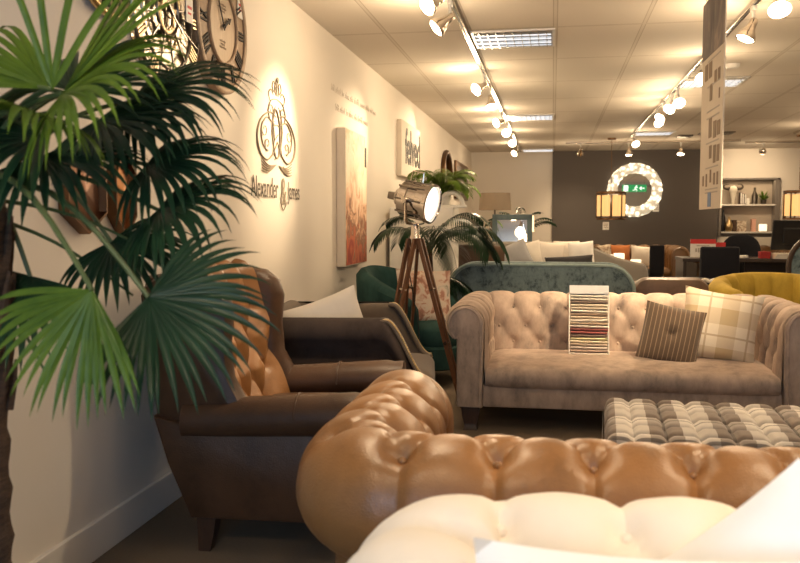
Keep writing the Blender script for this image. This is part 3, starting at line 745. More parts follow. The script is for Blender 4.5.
# taupe buttoned snuggler with espresso velvet outside
t = thing('buttoned_armchair', 'taupe buttoned armchair with espresso velvet outside and studded sloping arms', 'armchair', (-1.055, 4.42, 0), 98)
def arm_top(y):  # y from .42 (back) to -.42 (front)
    q = min(1, max(0, (-.20 - y) / .21)); s_ = q * q * (3 - 2 * q); return .735 - .29 * s_
for sx in (-1, 1):
    ys = np.linspace(.36, -.42, 46); P = []; Nn = []
    vs = np.linspace(0, 1, 34)
    for y in ys:
        H = arm_top(y); row = []; rn = []
        rr = .062 if H > .6 else .062 * max(.35, (H - .40) / .2)
        for v in vs:
            if v < .6: k = v / .6; row.append((.33 + .02 * k, y, .36 + (H - rr - .36) * k)); rn.append((-1, 0, 0))
            else:
                a = PI - (v - .6) / .4 * math.radians(215); row.append((.35 + rr + rr * math.cos(a), y, H - rr + rr * math.sin(a))); rn.append((math.cos(a), 0, math.sin(a)))
        P.append(row); Nn.append(rn)
    P, Nn = np.array(P), np.array(Nn); us = .36 - ys; bb = [(.12, .40), (.36, .40), (.24, .22), (.02, .22), (.46, .2)]; sgm = []
    if True:
        UU, VV = np.meshgrid(us, vs * .55, indexing='ij'); db = np.full(UU.shape, 9.)
        for a, b in bb: db = np.minimum(db, np.hypot(UU - a, VV - b * 1.0))
        Q = P + Nn * (-.026 * np.exp(-(db / .035) ** 2))[..., None]
    Q[..., 0] *= sx
    mb = MB(); mb.grid(Q)
    for a, b in bb:
        c = Q[np.argmin(abs(us - a)), np.argmin(abs(vs * .55 - b))]; mb.sq(c, (.011, .011, .011), 1, 1, 8, 6)
    put('arm_lining', mb, M['taupe'], t)
    # outer panel + rolled top from the outside
    P = []
    for y in ys:
        H = arm_top(y); rr = .070 if H > .6 else .070 * max(.35, (H - .40) / .2); row = []
        for v in np.linspace(0, 1, 20):
            if v < .55: a = math.radians(95 - v / .55 * 130); row.append((sx * (.352 + rr * .9 + rr * math.cos(a)), y, H - rr + .006 + rr * math.sin(a)))
            else: k = (v - .55) / .45; zz = H - rr - rr * .57; row.append((sx * (.44), y, zz + (.12 - zz) * k))
        P.append(row)
    mb = MB(); mb.grid(P); put('outer_arm', mb, M['espresso'], t)
    # front facing of the arm: S-shaped edge with studs
    pts = [Vector((sx * (.40), y - .012, arm_top(y) - .008)) for y in np.linspace(-.18, -.415, 24)] + [Vector((sx * .40, -.432, z)) for z in np.linspace(.42, .14, 8)]
    P = [[(sx * .345, p.y - .004, p.z), (sx * .36, p.y - .012, p.z + .006), (sx * .43, p.y - .012, p.z + .006), (sx * .445, p.y - .004, p.z)] for p in pts]
    mb = MB(); mb.grid(P); mb.tube([(sx * .345, p.y - .004, p.z) for p in pts], .008, 6); mb.tube([(sx * .445, p.y - .004, p.z) for p in pts], .008, 6); f = put('arm_facing', mb, M['taupe'], t)
    mb = MB()
    for i in range(len(pts) - 1):
        for k in (0, .5):
            p = pts[i].lerp(pts[i + 1], k); mb.sq((sx * .432, p.y - .012, p.z + .004), (.006, .006, .006), 1, 1, 8, 6)
    put('stud_trim', mb, M['gold'], f)
nu, nv = 50, 40; us = np.linspace(-.345, .345, nu); vs = np.linspace(0, .5, nv); P = []; Nn = []
for u in us:
    r_, n_ = [], []
    for v in vs:
        if v < .32: r_.append((u, .22 + v * .2, .38 + v * .98)); n_.append((0, -.98, .2))
        else: a = PI - (v - .32) / .18 * PI; r_.append((u, .345 + .06 * math.cos(a), .695 + .06 * math.sin(a))); n_.append((0, math.cos(a), math.sin(a)))
    P.append(r_); Nn.append(n_)
bb = [(x, .28) for x in (-.24, -.08, .08, .24)] + [(x, .15) for x in (-.16, 0, .16)]
UU, VV = np.meshgrid(us, vs, indexing='ij'); db = np.full(UU.shape, 9.)
for a, b in bb: db = np.minimum(db, np.hypot(UU - a, VV - b))
Q = np.array(P) + np.array(Nn) * (-.028 * np.exp(-(db / .035) ** 2))[..., None]
mb = MB(); mb.grid(Q); put('buttoned_backrest', mb, M['taupe'], t)
mb = MB(); mb.prism([(.34, .14), (.30, .4), (.36, .72), (.42, .735), (.43, .68), (.39, .3), (.38, .14)], lambda a, b, tt: (tt, a, b), -.42, .42, .02); put('outer_back', mb, M['espresso'], t)
mb = MB(); mb.box((0, -.02, .2), (.78, .76, .16), .02); put('base_frame', mb, M['espresso'], t)
mb = MB(); mb.sq((0, -.13, .37), (.335, .33, .10), .35, .2, 44, 16, crown=.025); put('seat_cushion', mb, M['taupe'], t)
legs(t, [(sx * .36, sy * .33) for sx in (-1, 1) for sy in (-1, 1)], .13, .026, M['darkwood'])
cushion('throw_cushion', 'ivory cushion leaning in the corner of the taupe buttoned armchair', (-1.10, 4.22, .635), (.44, .38, .15), (-14, -16, 40), M['ivory'], 'cushions on the armchairs')

# dark green tub chair and its floral cushion
t = thing('tub_chair', 'dark green velvet tub chair against the left wall behind the tripod lamp', 'armchair', (-1.02, 6.45, 0), 75)
tub(t, .44, .86, .60, M['bottle'], M['darkwood'], 0, .13, 118)
cushion('throw_cushion', 'floral print cushion on the dark green tub chair behind the tripod', (-.94, 6.42, .635), (.44, .42, .14), (-16, 3, 28), M['floral'], 'cushions on the armchairs')
# mustard channel back chair
t = thing('tub_chair', 'mustard velvet tub chair with channelled back at the right, behind the beige sofa', 'armchair', (1.63, 6.62, 0), 8)
tub(t, .50, .81, .70, M['mustard'], M['darkwood'], 11, .13, 122)
# teal sofa, back to the camera
t = thing('velvet_sofa', 'teal crushed velvet sofa seen from behind with pale piping along its top', 'sofa', (-.10, 7.62, 0), 180)
soft_sofa(t, 1.54, .86, .862, .62, M['teal'], M['darkwood'], M['tealpipe'], .24)
# brown leather low sofa beyond
t = thing('leather_sofa', 'low brown leather sofa with a plain smooth back behind the beige sofa', 'sofa', (1.04, 8.35, 0), 180)
soft_sofa(t, .66, .86, .698, .62, M['brown2'], M['darkwood'], None, .13, ncush=1, seam=False)
# grey sofa with sloping arm
t = thing('fabric_sofa', 'warm grey fabric sofa with a sloping arm, heaped with cushions, behind the teal sofa', 'sofa', (.12, 9.45, 0))
mb = MB(); ol = [(-.90, .12), (.90, .12), (.93, .45), (.915, .58), (.905, .66), (.895, .70), (.87, .728), (.83, .742), (.75, .755), (.58, .80), (.40, .875), (.25, .94), (.10, .97), (-.75, .97), (-.85, .95), (-.90, .88)]
mb.prism(ol, lambda a, b, q: (a, q, b), .28, .50, .06); put('backrest', mb, M['greyfab'], t)
mb = MB(); mb.prism([(-.5, .12), (.4, .12), (.4, .72), (-.42, .66), (-.5, .60)], lambda a, b, q: (q, a, b), -.91, -.74, .05); put('armrest', mb, M['greyfab'], t)
mb = MB(); mb.box((.04, -.08, .22), (1.70, .80, .2), .03); put('base_frame', mb, M['greyfab'], t)
for x in (-.32, .49): mb = MB(); mb.sq((x, -.09, .38), (.40, .38, .09), .3, .18, 36, 14, crown=.03); put('seat_cushion', mb, M['greyfab'], t)
legs(t, [(sx * .8, sy * .4) for sx in (-1, 1) for sy in (-1, 1)], .13, .028, M['darkwood'])
for i, (lab, x, z, w, h, ry, rz, mt, y) in enumerate([
    ('dark brown cushion leftmost in the row on the grey sofa', -.60, .86, .26, .25, 6, 10, M['brownsuede'], 9.30),
    ('silver grey cushion tilted on one corner, second in the row on the grey sofa', -.40, .86, .34, .30, -24, 0, M['silver'], 9.32),
    ('ivory cushion leaning left, third in the row on the grey sofa', -.235, .87, .26, .30, -14, 0, M['ivory'], 9.42),
    ('cream white cushion in the middle of the row on the grey sofa', -.04, .87, .34, .30, 5, 0, M['cream'], 9.45),
    ('pale beige cushion right of the cream one on the grey sofa', .15, .88, .28, .30, 0, 8, M['ivory'], 9.50),
    ('white cushion at the right end of the row on the grey sofa', .30, .875, .27, .30, -5, 0, M['white'], 9.40),
    ('charcoal bolster cushion lying in front of the white ones on the grey sofa', .17, .80, .50, .15, -4, 0, M['charcoal'], 9.26)]):
    cushion('throw_cushion', lab, (x, y, z - .04), (w, h, .13), (-12, ry, rz), mt, 'cushions on the grey sofa', pinch=.05)

# cushions and swatches on the beige sofa
cushion('throw_cushion', 'brown pinstriped cushion with a button in its middle on the beige sofa', (.69, 5.27, .535), (.345, .345, .14), (-16, 11, -6), M['pinstripe'], 'cushions on the beige sofa', dip=.72, pinch=.05)
cushion('throw_cushion', 'pale checked cushion behind the pinstriped one on the beige sofa', (.975, 5.36, .58), (.45, .43, .17), (-14, 7, -12), M['softplaid'], 'cushions on the beige sofa', pinch=.09)
t = thing('fabric_swatch_book', 'tall book of fabric swatches in many colours standing on the beige sofa', 'swatch book', (.225, 5.405, .378), 0)
mb = MB(); Mx = Matrix.Rotation(math.radians(-13), 4, 'X')
SWC = [(.62, .58, .50), (.72, .66, .55), (.20, .15, .12), (.66, .58, .45), (.55, .48, .38), (.74, .68, .58), (.30, .22, .16), (.60, .50, .38), (.78, .72, .62), (.42, .33, .24), (.66, .60, .52), (.24, .08, .07), (.33, .10, .09), (.18, .13, .11), (.60, .56, .34), (.72, .64, .48), (.46, .38, .30), (.58, .52, .46), (.40, .30, .24), (.66, .58, .50)]
k = len(SWC); hh = .375
for i, c in enumerate(SWC):
    z0 = hh - (i + 1) * hh / k; mm = mfabric('swatch_cloth_%d' % i, c, .12, 60)
    s = MB(); ft = .016
    pr = [(-.012 + .0, z0 + .0), (-.026, z0 + .002), (-.031, z0 + .007), (-.026, z0 + .013), (.06, z0 + .0165), (.06, z0 + .003)]
    w_ = .112 + random.uniform(-.003, .003); tl = random.uniform(-.003, .003)
    s.prism([(a, b) for a, b in pr], lambda a, b, q, tl=tl: (q, a, b + tl * q * 8), -w_, w_, .002)
    put('swatch', s, mm, t, rot=(math.radians(-13), 0, 0), ang=25)
mb = MB(); mb.box((0, .012, hh + .045), (.238, .055, .012), .002, Mx=Matrix.Rotation(math.radians(-13), 4, 'X') @ Matrix.Translation((0, 0, 0)) @ Matrix.Rotation(math.radians(0), 4, 'X'))
mb = MB(); mb.grid([[(x, y, z) for y, z in ((-.03, hh + .002), (-.028, hh + .012), (.0, hh + .055), (.006, hh + .06), (.012, hh + .055), (.06, hh + .01), (.06, hh))] for x in (-.119, .119)])
put('header_card', mb, M['silver'], t, rot=(math.radians(-13), 0, 0), smooth=False)
for sx in (-1, 1):
    mb = MB(); mb.box((sx * .118, .01, hh / 2), (.006, .07, hh), .002); put('side_rail', mb, M['paper'], t, rot=(math.radians(-13), 0, 0))

# checked ottoman
t = thing('ottoman', 'large checked wool ottoman with buttoned top in front of the beige sofa', 'ottoman', (.90, 3.47, 0), -3)
W, D, H, rr = 1.38, .74, .445, .05
def top_prof(L, n):  # distance along a rounded box side-top-side
    pts = []
    seg = [('v', -1), ('a', -1), ('h', 0), ('a', 1), ('v', 1)]
    for i in range(9): z = .16 + (H - rr - .16) * i / 8; pts.append((-L / 2, z, -1, 0))
    for i in range(1, 9): a = PI - PI / 2 * i / 8; pts.append((-L / 2 + rr + rr * math.cos(a), H - rr + rr * math.sin(a), math.cos(a), math.sin(a)))
    for i in range(1, n): pts.append((-L / 2 + rr + (L - 2 * rr) * i / n, H, 0, 1))
    for p in reversed(pts[:17]): pts.append((-p[0], p[1], -p[2], p[3]))
    return pts
xs_ = np.linspace(-1, 1, 121); ys_ = np.linspace(-1, 1, 71)
X, Y = np.meshgrid(xs_ * W / 2, ys_ * D / 2, indexing='ij')
bx, by = .118, .14
tx = np.abs(((X / bx + .5) % 1) - .5) * bx; ty = np.abs(((Y / by) % 1 + .5) % 1 - .5) * by
ty = np.abs(((Y / by + .5) % 1) - .5) * by
h = .022 * (1 - np.exp(-(np.minimum(tx, ty) / .014) ** 1.2)) - .022 * np.exp(-((tx ** 2 + ty ** 2) / .016 ** 2))
ex = np.clip((W / 2 - np.abs(X)) / rr, 0, 1); ey = np.clip((D / 2 - np.abs(Y)) / rr, 0, 1)
drop = rr * (1 - np.sqrt(np.clip(1 - (1 - np.minimum(ex, ey)) ** 2, 0, 1)))
Z = H - .03 + h - drop
mb = MB(); mb.grid(np.stack([X, Y, Z], -1)); put('buttoned_top', mb, M['plaid'], t)
mb = MB(); P = []
cor = []
for i in range(0, 32):
    a = 2 * PI * i / 32; cx_ = math.copysign(W / 2 - .05, math.cos(a)); cy_ = math.copysign(D / 2 - .05, math.sin(a))
    cor.append((cx_ + .056 * math.cos(a + 1e-6), cy_ + .056 * math.sin(a + 1e-6)))
for z in (.375, .36, .2, .15): P.append([(x * (1 if z != .375 else .999), y, z) for x, y in cor])
mb.grid(P, False, True); mb.f.append(tuple(range(len(mb.v) - 32, len(mb.v)))); mb.m.append(0); put('skirt', mb, M['plaid'], t)
legs(t, [(sx * (W / 2 - .1), sy * (D / 2 - .1)) for sx in (-1, 1) for sy in (-1, 1)], .16, .03, M['darkwood'])

# ================================================================== TRIPOD LAMP
t = thing('tripod_lamp', 'studio floor lamp with a chrome drum head on a walnut tripod', 'floor lamp', (-.885, 5.62, 0)); t.scale = (.95, .95, .97)
mb = MB(); mb.lathe([(0, 1.05), (.035, 1.05), (.038, 1.07), (.038, 1.13), (.03, 1.145), (.03, 1.20), (.02, 1.22), (0, 1.22)], 20); put('hub', mb, M['nickel'], t)
for a in (-15, 112, 236):
    a = math.radians(a); d = Vector((math.cos(a), math.sin(a), 0)); sd = Vector((-d.y, d.x, 0))
    A, B = d * .035 + Vector((0, 0, 1.12)), d * .36 + Vector((0, 0, .0)); mb = MB()
    for sg_ in (-1, 1):
        P = []
        for q in (0, .33, .66, 1):
            p = A.lerp(B, q) + sd * (sg_ * (.030 - .010 * q)); w = .015
            P.append([(p + d * w + sd * w * .6)[:], (p - d * w + sd * w * .6)[:], (p - d * w - sd * w * .6)[:], (p + d * w - sd * w * .6)[:]])
        mb.grid(P, False, True)
    lg = put('leg', mb, M['tripod'], t, smooth=False)
    for q in (.30, .62): mb = MB(); p = A.lerp(B, q); mb.tube([(p + sd * .036)[:], (p - sd * .036)[:]], .012, 8); put('leg_bracket', mb, M['nickel'], lg)
    mb = MB(); mb.tube([(B - d * .02 + Vector((0, 0, .06)))[:], (B)[:]], [.03, .012], 8); put('foot_ferrule', mb, M['nickel'], lg)
hd = Vector((.92, -.30, -.20)).normalized(); q = hd.to_track_quat('Z', 'Y').to_matrix().to_4x4(); HM = Matrix.Translation((0, 0, 1.375)) @ q
mb = MB(); mb.lathe([(.0, -.14), (.055, -.14), (.06, -.125), (.075, -.115), (.09, -.10), (.115, -.09), (.118, -.03), (.112, -.025), (.112, .04), (.12, .045), (.122, .105), (.132, .11), (.134, .135), (.122, .14), (.116, .12), (.112, .04), (0, .03)], 40, Mx=HM)
head = put('lamp_head', mb, mmetal('dark_chrome', (.46, .42, .39), .10), t)
mb = MB(); mb.lathe([(0, .128), (.06, .126), (.112, .118), (.112, .11), (0, .108)], 32, Mx=HM); put('lens', mb, memit('studio_lens', (1, .9, .76), 2.2), head)
mb = MB(); mb.tube([(HM @ Vector((0, .118, -.06)))[:], (HM @ Vector((0, .19, -.055)))[:], (HM @ Vector((0, .19, .03)))[:], (HM @ Vector((0, .118, .035)))[:]], .005, 6); put('carry_handle', mb, M['nickel'], head)
mb = MB(); mb.box((0, 0, -.165), (.10, .05, .06), .008, Mx=HM)
for k in range(8): a = 2 * PI * k / 8; mb.box((.119 * math.cos(a), .119 * math.sin(a), .0), (.012, .012, .2), .003, Mx=HM)
put('bracket', mb, M['gun'], head)
mb = MB(); sx_ = Vector((hd.y, -hd.x, 0)).normalized()
pts = [sx_ * .145 + Vector((0, 0, 1.375)), sx_ * .145 + Vector((0, 0, 1.25)), sx_ * .12 + Vector((0, 0, 1.225)), Vector((0, 0, 1.215)), sx_ * -.12 + Vector((0, 0, 1.225)), sx_ * -.145 + Vector((0, 0, 1.25)), sx_ * -.145 + Vector((0, 0, 1.375))]
mb.tube([p[:] for p in pts], .011, 8)
for k in (-1, 1): mb.tube([(sx_ * k * .11 + Vector((0, 0, 1.375)))[:], (sx_ * k * .175 + Vector((0, 0, 1.375)))[:]], .02, 12)
put('yoke', mb, M['nickel'], t)
mb = MB(); mb.tube([(-.04, .02, 1.14), (-.06, .1, .9), (.0, .16, .5), (.02, .2, .03), (-.25, .5, .012)], .004, 6); put('cord', mb, M['black'], t)

# ================================================================== PALMS
def fan_leaf(mb, hub, mid, normal, L, n=24, span=160, droop=.8, wmax=None, conn=.46, curl=.0, jitter=.06, skew=0):
    hub = Vector(hub); e1 = Vector(mid).normalized(); nn = Vector(normal); nn = (nn - e1 * nn.dot(e1)).normalized(); e2 = nn.cross(e1)
    dth = math.radians(span) / (n - 1)
    for i in range(n):
        a = math.radians(-span / 2 + span * i / (n - 1)) + random.uniform(-.3, .3) * dth
        d = (e1 * math.cos(a) + e2 * math.sin(a)).normalized(); side = nn.cross(d).normalized()
        Li = L * (.78 + .22 * math.cos(a * .9)) * (1 + random.uniform(-jitter, jitter)); dr = droop * (1 + random.uniform(-.2, .25))
        p = hub.copy(); dd = d.copy(); P = []; K = 11
        for k in range(K + 1):
            t = k / K; r_ = Li * t
            w = min(r_ * math.tan(dth / 2) * 1.15 + .0012, Li * conn * math.tan(dth / 2) * 1.15) if t < .62 else Li * conn * math.tan(dth / 2) * 1.15 * max(.04, (1 - ((t - .62) / .38) ** 1.4))
            s2 = side; nrm = dd.cross(s2).normalized() * -1
            fold = w * .55
            P.append([(p - s2 * w + nrm * fold * -.5)[:], (p + nrm * fold * .5)[:], (p + s2 * w + nrm * fold * -.5)[:]])
            dd = (dd + Vector((0, 0, -1)) * (dr * t * t * .55 / K * 4) + nn * (curl / K)).normalized(); p = p + dd * (Li / K)
        mb.grid(P)
def petiole(mb, a, b, sag=.04, r0=.009, r1=.005):
    a, b = Vector(a), Vector(b); pts = []
    for i in range(9): t = i / 8; pts.append((a.lerp(b, t) + Vector((0, 0, sag * math.sin(PI * t))))[:])
    mb.tube(pts, [r0 + (r1 - r0) * i / 8 for i in range(9)], 6)

px, py = -1.262, 1.70
t = thing('fan_palm', 'tall fan palm with a fibrous trunk at the left edge, leaves over the armchair', 'palm', (px, py, 0))
mb = MB(); pr = []
for i in range(41):
    z = .16 + 1.10 * i / 40; pr.append((.078 + .003 * (i % 4 == 0) + .003 * math.sin(i * 1.7) + (.01 if z > 1.05 else 0), z))
mb.lathe([(0, .15)] + pr + [(.04, 1.34), (0, 1.36)], 20)
tr = put('trunk', mb, M['trunk'], t)
mb = MB()
for i in range(46):
    a = random.uniform(0, 2 * PI); z = random.uniform(.75, 1.25); d = Vector((math.cos(a), math.sin(a), 0))
    b = d * .078 + Vector((0, 0, z)); mb.tube([b[:], (b + d * .012 + Vector((0, 0, .05)))[:], (b + d * .022 + Vector((0, 0, .11)))[:]], [.014, .010, .004], 5)
put('leaf_stub', mb, M['trunk'], tr)['kind'] = 'stuff'
mb = MB(); mb.lathe([(0, 0), (.14, 0), (.17, .26), (.185, .27), (.185, .30), (.165, .30), (.16, .27), (0, .265)], 28); put('pot', mb, M['pot'], t)
W0 = Vector((px, py, 0)); CR = Vector((-.0, 0, 1.30))
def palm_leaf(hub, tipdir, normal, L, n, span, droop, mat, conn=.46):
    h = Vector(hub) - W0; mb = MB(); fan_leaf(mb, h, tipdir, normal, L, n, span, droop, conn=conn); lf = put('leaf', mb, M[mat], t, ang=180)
    mb = MB(); petiole(mb, CR + Vector((random.uniform(-.02, .02), random.uniform(-.02, .02), random.uniform(-.12, .04))), h, .06 if h.z > 1.2 else .10)
    put('leaf_stalk', mb, M['stalk'], lf)
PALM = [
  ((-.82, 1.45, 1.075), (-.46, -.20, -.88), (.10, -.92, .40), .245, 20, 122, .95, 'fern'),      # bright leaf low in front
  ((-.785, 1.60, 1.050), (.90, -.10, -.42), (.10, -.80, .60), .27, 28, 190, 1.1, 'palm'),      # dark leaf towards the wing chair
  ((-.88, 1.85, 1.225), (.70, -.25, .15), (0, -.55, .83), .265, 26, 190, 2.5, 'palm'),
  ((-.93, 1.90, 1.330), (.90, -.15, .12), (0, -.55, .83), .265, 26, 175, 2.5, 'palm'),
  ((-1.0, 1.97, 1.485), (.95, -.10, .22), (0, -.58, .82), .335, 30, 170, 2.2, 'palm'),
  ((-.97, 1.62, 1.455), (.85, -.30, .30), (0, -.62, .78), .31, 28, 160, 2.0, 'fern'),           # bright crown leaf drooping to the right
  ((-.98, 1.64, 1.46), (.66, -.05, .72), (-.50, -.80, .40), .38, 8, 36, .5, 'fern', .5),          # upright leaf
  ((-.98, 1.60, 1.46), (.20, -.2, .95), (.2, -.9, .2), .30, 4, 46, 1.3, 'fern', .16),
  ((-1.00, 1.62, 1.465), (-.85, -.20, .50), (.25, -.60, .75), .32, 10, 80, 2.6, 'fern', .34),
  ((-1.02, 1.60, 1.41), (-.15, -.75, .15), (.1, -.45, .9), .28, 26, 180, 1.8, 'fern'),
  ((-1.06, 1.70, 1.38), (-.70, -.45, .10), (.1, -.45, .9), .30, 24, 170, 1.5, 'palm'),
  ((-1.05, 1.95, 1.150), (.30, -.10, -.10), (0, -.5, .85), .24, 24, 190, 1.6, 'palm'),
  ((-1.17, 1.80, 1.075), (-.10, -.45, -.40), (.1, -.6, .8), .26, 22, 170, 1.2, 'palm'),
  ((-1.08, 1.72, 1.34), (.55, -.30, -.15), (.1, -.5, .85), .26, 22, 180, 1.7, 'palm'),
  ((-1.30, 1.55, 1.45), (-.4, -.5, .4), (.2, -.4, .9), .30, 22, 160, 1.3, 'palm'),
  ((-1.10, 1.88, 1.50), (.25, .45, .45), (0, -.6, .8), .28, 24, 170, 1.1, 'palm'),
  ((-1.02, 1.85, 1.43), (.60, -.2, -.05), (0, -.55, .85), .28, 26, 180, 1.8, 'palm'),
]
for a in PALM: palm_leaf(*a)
# straight stalks crossing behind the leaves
for a, b in (((-.02, .06, 1.22), (.26, .26, 1.02)), ((0, .05, 1.25), (.30, .30, 1.12)), ((.02, -.02, 1.12), (.12, .1, .86)), ((-.03, .02, 1.1), (.02, .22, .95))):
    mb = MB(); petiole(mb, a, b, .03, .006, .003); put('leaf_stalk', mb, M['stalk'], t)

# kentia palm behind the tripod
def feather_leaf(mb, base, d, L, n, arch, wid, lw=.012):
    base = Vector(base); dd = Vector(d).normalized(); p = base.copy(); pts = [p.copy()]
    K = 14
    for k in range(K): dd = (dd + Vector((0, 0, -arch / K * (k / K) * 2))).normalized(); p = p + dd * (L / K); pts.append(p.copy())
    mb.tube([q[:] for q in pts], [.006 * (1 - .8 * i / K) for i in range(K + 1)], 5)
    for i in range(n):
        t = .22 + .78 * i / (n - 1); k = min(K - 1, int(t * K)); q = pts[k].lerp(pts[k + 1], t * K - k); tg = (pts[k + 1] - pts[k]).normalized()
        sd = tg.cross(Vector((0, 0, 1))); sd = sd.normalized() if sd.length > .01 else Vector((1, 0, 0))
        l = wid * (.5 + .5 * math.sin(PI * min(1, .15 + t * .8)))
        for sg_ in (-1, 1):
            dv = (sd * sg_ * .8 + tg * .6 + Vector((0, 0, .15))).normalized(); P = []; pp = q.copy()
            for j in range(6):
                w = lw * (math.sin(PI * (.12 + .86 * j / 5))); s2 = dv.cross(Vector((0, 0, 1))); s2 = s2.normalized() if s2.length > .01 else tg
                P.append([(pp - s2 * w)[:], (pp + s2 * w)[:]]); dv = (dv + Vector((0, 0, -.22))).normalized(); pp = pp + dv * (l / 5)
            mb.grid(P)
t = thing('feather_palm', 'dark feathery palm with long hanging fronds behind the tripod lamp', 'palm', (-.99, 7.05, 0))
mb = MB(); mb.lathe([(0, 0), (.10, 0), (.125, .22), (.13, .23), (.12, .23), (0, .21)], 24); put('pot', mb, M['pot'], t)
mb = MB(); mb.tube([(0, 0, .2), (.01, .0, .6), (-.005, 0, 1.02)], [.035, .03, .024], 10); put('trunk', mb, M['trunk'], t)
for d, L, ar, w in [((.75, -.5, .55), .62, 2.2, .20), ((.9, .15, .45), .58, 2.2, .20), ((.5, -.75, .35), .52, 2.6, .2), ((-.75, -.45, .75), .50, 2.3, .15), ((-.55, .3, .8), .5, 2.0, .15), ((.2, -.8, .8), .5, 2.6, .18), ((.55, .4, .9), .55, 2.0, .18), ((.95, -.2, .1), .42, 2.2, .18), ((.5, -.6, -.1), .36, 2.4, .16), ((.85, -.4, .75), .60, 2.6, .2), ((.6, -.3, .9), .56, 3.0, .2), ((.3, -.5, .6), .46, 3.2, .18), ((.95, .05, .7), .66, 2.5, .2), ((-.4, -.6, .8), .42, 2.8, .15), ((.7, -.7, .2), .44, 2.8, .18)]:
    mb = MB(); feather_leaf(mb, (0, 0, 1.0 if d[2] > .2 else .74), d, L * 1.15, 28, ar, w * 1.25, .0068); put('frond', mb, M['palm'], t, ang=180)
mb = MB(); mb.box((-1.25, 8.55, .665), (.62, .5, 1.33), .008)
o = put('display_plinth', mb, M['whitebox'], smooth=False); tag(o, 'tall white display plinth against the left wall carrying the bright green fern', 'plinth')
t = thing('potted_fern', 'bright green fern in a pale pot on the white plinth', 'potted plant', (-1.06, 8.5, 1.33))
mb = MB(); mb.lathe([(0, 0), (.055, 0), (.075, .10), (.08, .11), (.07, .11), (0, .09)], 20); put('pot', mb, M['whitepot'], t)
for i in range(34):
    a = 2 * PI * i / 34 * 3 + random.uniform(-.2, .2); up = random.uniform(.8, 3.0)
    mb = MB(); feather_leaf(mb, (0, 0, .09), (math.cos(a), math.sin(a), up), random.uniform(.36, .50), 22, 2.3, .13, .0055); put('frond', mb, M['fern'], t, ang=180)
mb = MB(); mb.tube([(.02 + .11 * math.cos(a), 0, -.02 + .13 * math.sin(a)) for a in np.linspace(PI, 0, 18)], .024, 10); mb.box((.02, 0, -.02), (.30, .09, .025), .006)
o = put('arch_ornament', mb, M['whitepot'], loc=(-.86, 8.36, 1.33)); o.location = (-.985 + .0, 8.36, 1.36); tag(o, 'white arched ornament beside the fern pot on the white plinth', 'ornament')

# ================================================================== LEFT WALL DECOR
def numeral(mb, txt, a0, r0, r1, depth=.008, wd=.010):
    L = r1 - r0; ws = {'I': .016, 'V': .034, 'X': .034}; tot = sum(ws[c] for c in txt); x = -tot / 2
    rot = Matrix.Rotation(-a0, 4, 'Z')
    def bar(xa, xb):
        d = Vector((xb - xa, L, 0)); ang = math.atan2(-d.x, d.y)
        mb.box((0, 0, 0), (wd, d.length, depth), 0, Mx=rot @ Matrix.Translation(((xa + xb) / 2, (r0 + r1) / 2, 0)) @ Matrix.Rotation(ang, 4, 'Z'))
    for c in txt:
        w = ws[c]; m_ = x + w / 2
        if c == 'I': bar(m_, m_)
        elif c == 'V': bar(m_, m_ - .012); bar(m_, m_ + .012)
        else: bar(m_ - .012, m_ + .012); bar(m_ + .012, m_ - .012)
        x += w
ROM = ['XII', 'I', 'II', 'III', 'IIII', 'V', 'VI', 'VII', 'VIII', 'IX', 'X', 'XI']
def onwall(o, y, z, x=-1.598): o.matrix_world = wallM(y, z, x); return o
def ring(mb, r0, r1, h, n=64, z=0):
    mb.lathe([(r0, z), (r0, z + h * .7), (r0 + .006, z + h), (r1 - .006, z + h), (r1, z + h * .7), (r1, z)], n)
# wooden clock
t = thing('wall_clock', 'round weathered wood wall clock with carved roman numerals', 'clock', group='wall clocks'); onwall(t, 4.01, 2.125)
R_ = .318
mb = MB(); mb.lathe([(0, 0), (R_, 0), (R_, .028), (R_ - .012, .034), (0, .034)], 72); put('clock_case', mb, M['paleboard'], t)
mb = MB(); ring(mb, R_ - .03, R_, .016, 72, .03); ring(mb, .165, .185, .018, 64, .03); put('rim', mb, M['paleboard'], t)
mb = MB(); mb.lathe([(0, .036), (.165, .036), (.165, .03)], 48); fc = put('dial', mb, M['clockface'], t)
mb = MB()
for i, s in enumerate(ROM):
    mb = MB(); numeral(mb, s, 2 * PI * i / 12, .195, .278, .008, .009)
    mb.v = [(a, b, c + .037) for a, b, c in mb.v]; put('numeral', mb, M['ink'], t, smooth=False)
mb = MB()
def hand(ang, L, w, z): mb.box((0, L / 2 - .02, z), (w, L, .004), .001, Mx=Matrix.Rotation(-ang, 4, 'Z'))
hand(2 * PI * 55 / 60, .145, .008, .044); put('hand', mb, M['ink'], t, smooth=False); mb = MB(); hand(2 * PI * 1.92 / 12, .09, .014, .048); mb.sq((0, 0, .046), (.012, .012, .008), 1, 1, 12, 6)
mb.prism([(-.016, .062), (0, .098), (.016, .062)], lambda a, b, q: tuple(Matrix.Rotation(-2 * PI * 1.92 / 12, 3, 'Z') @ Vector((a, b, q))), .046, .05)
put('hand', mb, M['ink'], t, smooth=False)
mb = MB()
for i, (w, b) in enumerate(((.09, .10), (.12, .085), (.07, .07), (.08, -.07), (.06, -.085), (.09, -.10))):
    k = int(w / .011)
    mb = MB()
    for j in range(k): mb.box((-w / 2 + .011 * (j + .5), b, .0372), (.006, .006 + .003 * (j % 3), .0012))
    put('dial_lettering', mb, M['brownprint'], fc, smooth=False)
